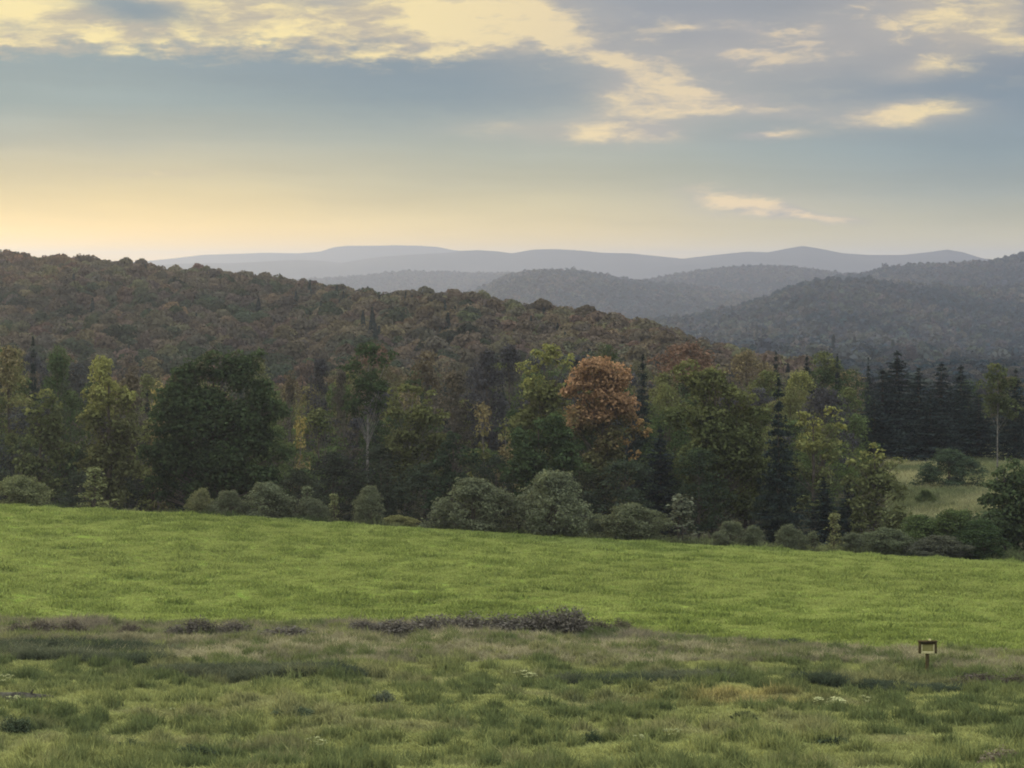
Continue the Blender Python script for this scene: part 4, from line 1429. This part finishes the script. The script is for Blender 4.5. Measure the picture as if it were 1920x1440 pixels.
# ------------------------------------------------------------------ pale flowering plants
def flower_parts(seed, n):
    rng = np.random.default_rng(seed)
    st, bl = MB(), MB()
    for k in range(n):
        a, q = rng.random() * 6.28, 0.42 * rng.random() ** 0.6
        h = rng.uniform(0.6, 1.0)
        p = np.array([math.cos(a) * q, math.sin(a) * q, h])
        st.tube([(p[0] * 0.4, p[1] * 0.4, -0.05), (p[0] * 0.8, p[1] * 0.8, h * 0.6), p], [0.012, 0.01, 0.007], 4)
        m = 16
        dv = unit(rng.normal(size=(m, 3))) * np.array([0.10, 0.10, 0.035])
        bl.quads(p + dv, np.array([0, 0, 1.0]) + 0.5 * rng.normal(size=(m, 3)), 0.075, rng, 0.8)
    return st.build('stem', M_grassy, True), bl.build('blossom', M_petal)


M_grassy = bark('green_stem', (0.06, 0.08, 0.03, 1), (0.10, 0.12, 0.05, 1), 6.0)
FLW = [flower_parts(600 + s, n) for s, n in ((0, 11), (1, 14), (2, 9))]
FL1 = flower_parts(610, 1)
flowers = [(8, 1302, 40, 30, 0, 'creamy white blossoms behind the dark log at the left edge'), (30, 1338, 42, 20, 1, 'creamy white blossoms in front of the dark log'),
           (595, 1402, 52, 26, 2, 'cream blossoms at the bottom, left of centre'), (1262, 1400, 34, 24, 0, 'taller cream blossoms at the bottom right of centre'),
           (1200, 1410, 34, 20, 1, 'short cream blossoms left of the taller pair'), (333, 1345, 16, 18, 9, 'single bright white flower alone in the left meadow'),
           (1560, 1328, 90, 16, 1, 'pale flower heads at the right end of the yellowed patch'), (1622, 1326, 30, 22, 2, 'upright pale flower heads farthest right of the yellowed patch'),
           (985, 1272, 60, 16, 2, 'faint pale flower heads above the middle weed bed')]
for px, py, w, h, v, lab in flowers:
    gx, gy = px_ground(px, py)
    r = bpy.data.objects.new('flowering_plant', None)
    COL.objects.link(r)
    r.location = (gx, gy, ground_at(gx, gy) - 0.03)
    sm, bm = FL1 if v == 9 else FLW[v]
    link('stem', sm, r); link('blossom', bm, r)
    W = w * gy / F
    r.scale = (W / 0.95, W / 0.95, (h + 8) * gy / F) if v != 9 else (1.0, 1.0, 0.75)
    tag(r, lab, 'flower', 'pale flowers in the meadow')

# ------------------------------------------------------------------ fallen log at the left edge
gx, gy = px_ground(30, 1322)
lm = MB()
rng = np.random.default_rng(9)
pts = [(-1.5, 0.1, 0.16), (-1.0, 0.05, 0.18), (-0.4, 0.0, 0.17), (0.2, -0.04, 0.18), (0.8, -0.02, 0.15), (1.25, 0.03, 0.13)]
lm.tube(pts, [0.22, 0.24, 0.22, 0.23, 0.19, 0.15], 10)
lm.add(np.array([[1.25 + 0.0, 0.03 + 0.15 * math.cos(t), 0.13 + 0.15 * math.sin(t)] for t in np.linspace(0, 6.283, 10, endpoint=False)]), np.array([list(range(10))]))
lm.tube([(0.5, 0.0, 0.25), (0.56, -0.1, 0.42), (0.62, -0.12, 0.5)], [0.05, 0.04, 0.02], 6)
lg = link('fallen_log', lm.build('fallen_log', M_log, True), loc=(gx, gy, ground_at(gx, gy)))
tag(lg, 'dark weathered log lying in the grass at the left edge', 'log')

# ------------------------------------------------------------------ framed board on a post
gx, gy = px_ground(1739, 1268)
u = gy / F                                      # metres per photo pixel at the sign
zg = ground_at(gx, gy)
root = bpy.data.objects.new('post_sign', None)
COL.objects.link(root)
root.location = (gx, gy, zg)
tag(root, 'small framed wooden board on a single post at the right', 'sign')


def part(name, mat, boxes, parent, bev=0.006):
    mb = MB()
    for b in boxes: mb.box(*b)
    o = link(name, mb.build(name, mat), parent)
    bv = o.modifiers.new('soft_edges', 'BEVEL'); bv.width = bev; bv.segments = 2
    return o


_, ztop = ray(1739, 1201, gy)
_, zbot = ray(1739, 1225.5, gy)
zt, zb_ = ztop - zg, zbot - zg
hw = 17.0 * u
part('post', M_wood, [(-3.2 * u, 3.2 * u, 0.0, 6 * u, -0.3, zb_ + 3 * u)], root)
part('frame', M_wood, [(-hw, -hw + 4.2 * u, -6 * u, 4 * u, zb_ + 1 * u, zt - 2.2 * u), (hw - 4.2 * u, hw, -6 * u, 4 * u, zb_ + 1 * u, zt - 2.2 * u),
                       (-hw + 4.2 * u, hw - 4.2 * u, -4 * u, 4 * u, zt - 6.5 * u, zt - 2.2 * u)], root)
part('roof', M_wood, [(-hw - 1.0 * u, hw + 1.0 * u, -8 * u, 6 * u, zt - 2.2 * u, zt)], root)
iw = hw - 4.2 * u
part('board', M_panel, [(-iw, iw, -1.0 * u, 1.0 * u, zb_ + 1 * u, zt - 6.5 * u)], root)
part('border', M_pale, [(-iw, -iw + 3 * u, -3.0 * u, -1.0 * u, zb_ + 4.5 * u, zt - 6.5 * u), (iw - 3 * u, iw, -3.0 * u, -1.0 * u, zb_ + 4.5 * u, zt - 6.5 * u),
                        (-iw, iw, -3.4 * u, -1.0 * u, zb_ + 0.5 * u, zb_ + 4.5 * u)], root)
part('finial', M_pale, [(2.0 * u, 6.0 * u, -2.5 * u, 1.5 * u, zt, zt + 3.0 * u)], root)

# ------------------------------------------------------------------ air
hz = MB()
hz.box(-7000, 7000, -200, 17800, -84.5, 90)
m = bpy.data.materials.new('haze_air')
m.use_nodes = True
m.node_tree.nodes.clear()
E.nt = m.node_tree
pv = node('ShaderNodeVolumePrincipled')
pv.inputs['Color'].default_value = (0.395, 0.46, 0.625, 1)
pv.inputs['Density'].default_value = 1.0e-4
pv.inputs['Anisotropy'].default_value = 0.65
mo = node('ShaderNodeOutputMaterial')
E.nt.links.new(pv.outputs[0], mo.inputs['Volume'])
ho = link('haze', hz.build('haze', m))
tag(ho, 'thin blue-grey evening haze lying over the whole valley', 'haze', kind='stuff')
print('FILL', nfill, 'HILL', hill_n, 'objects', len(C.objects))
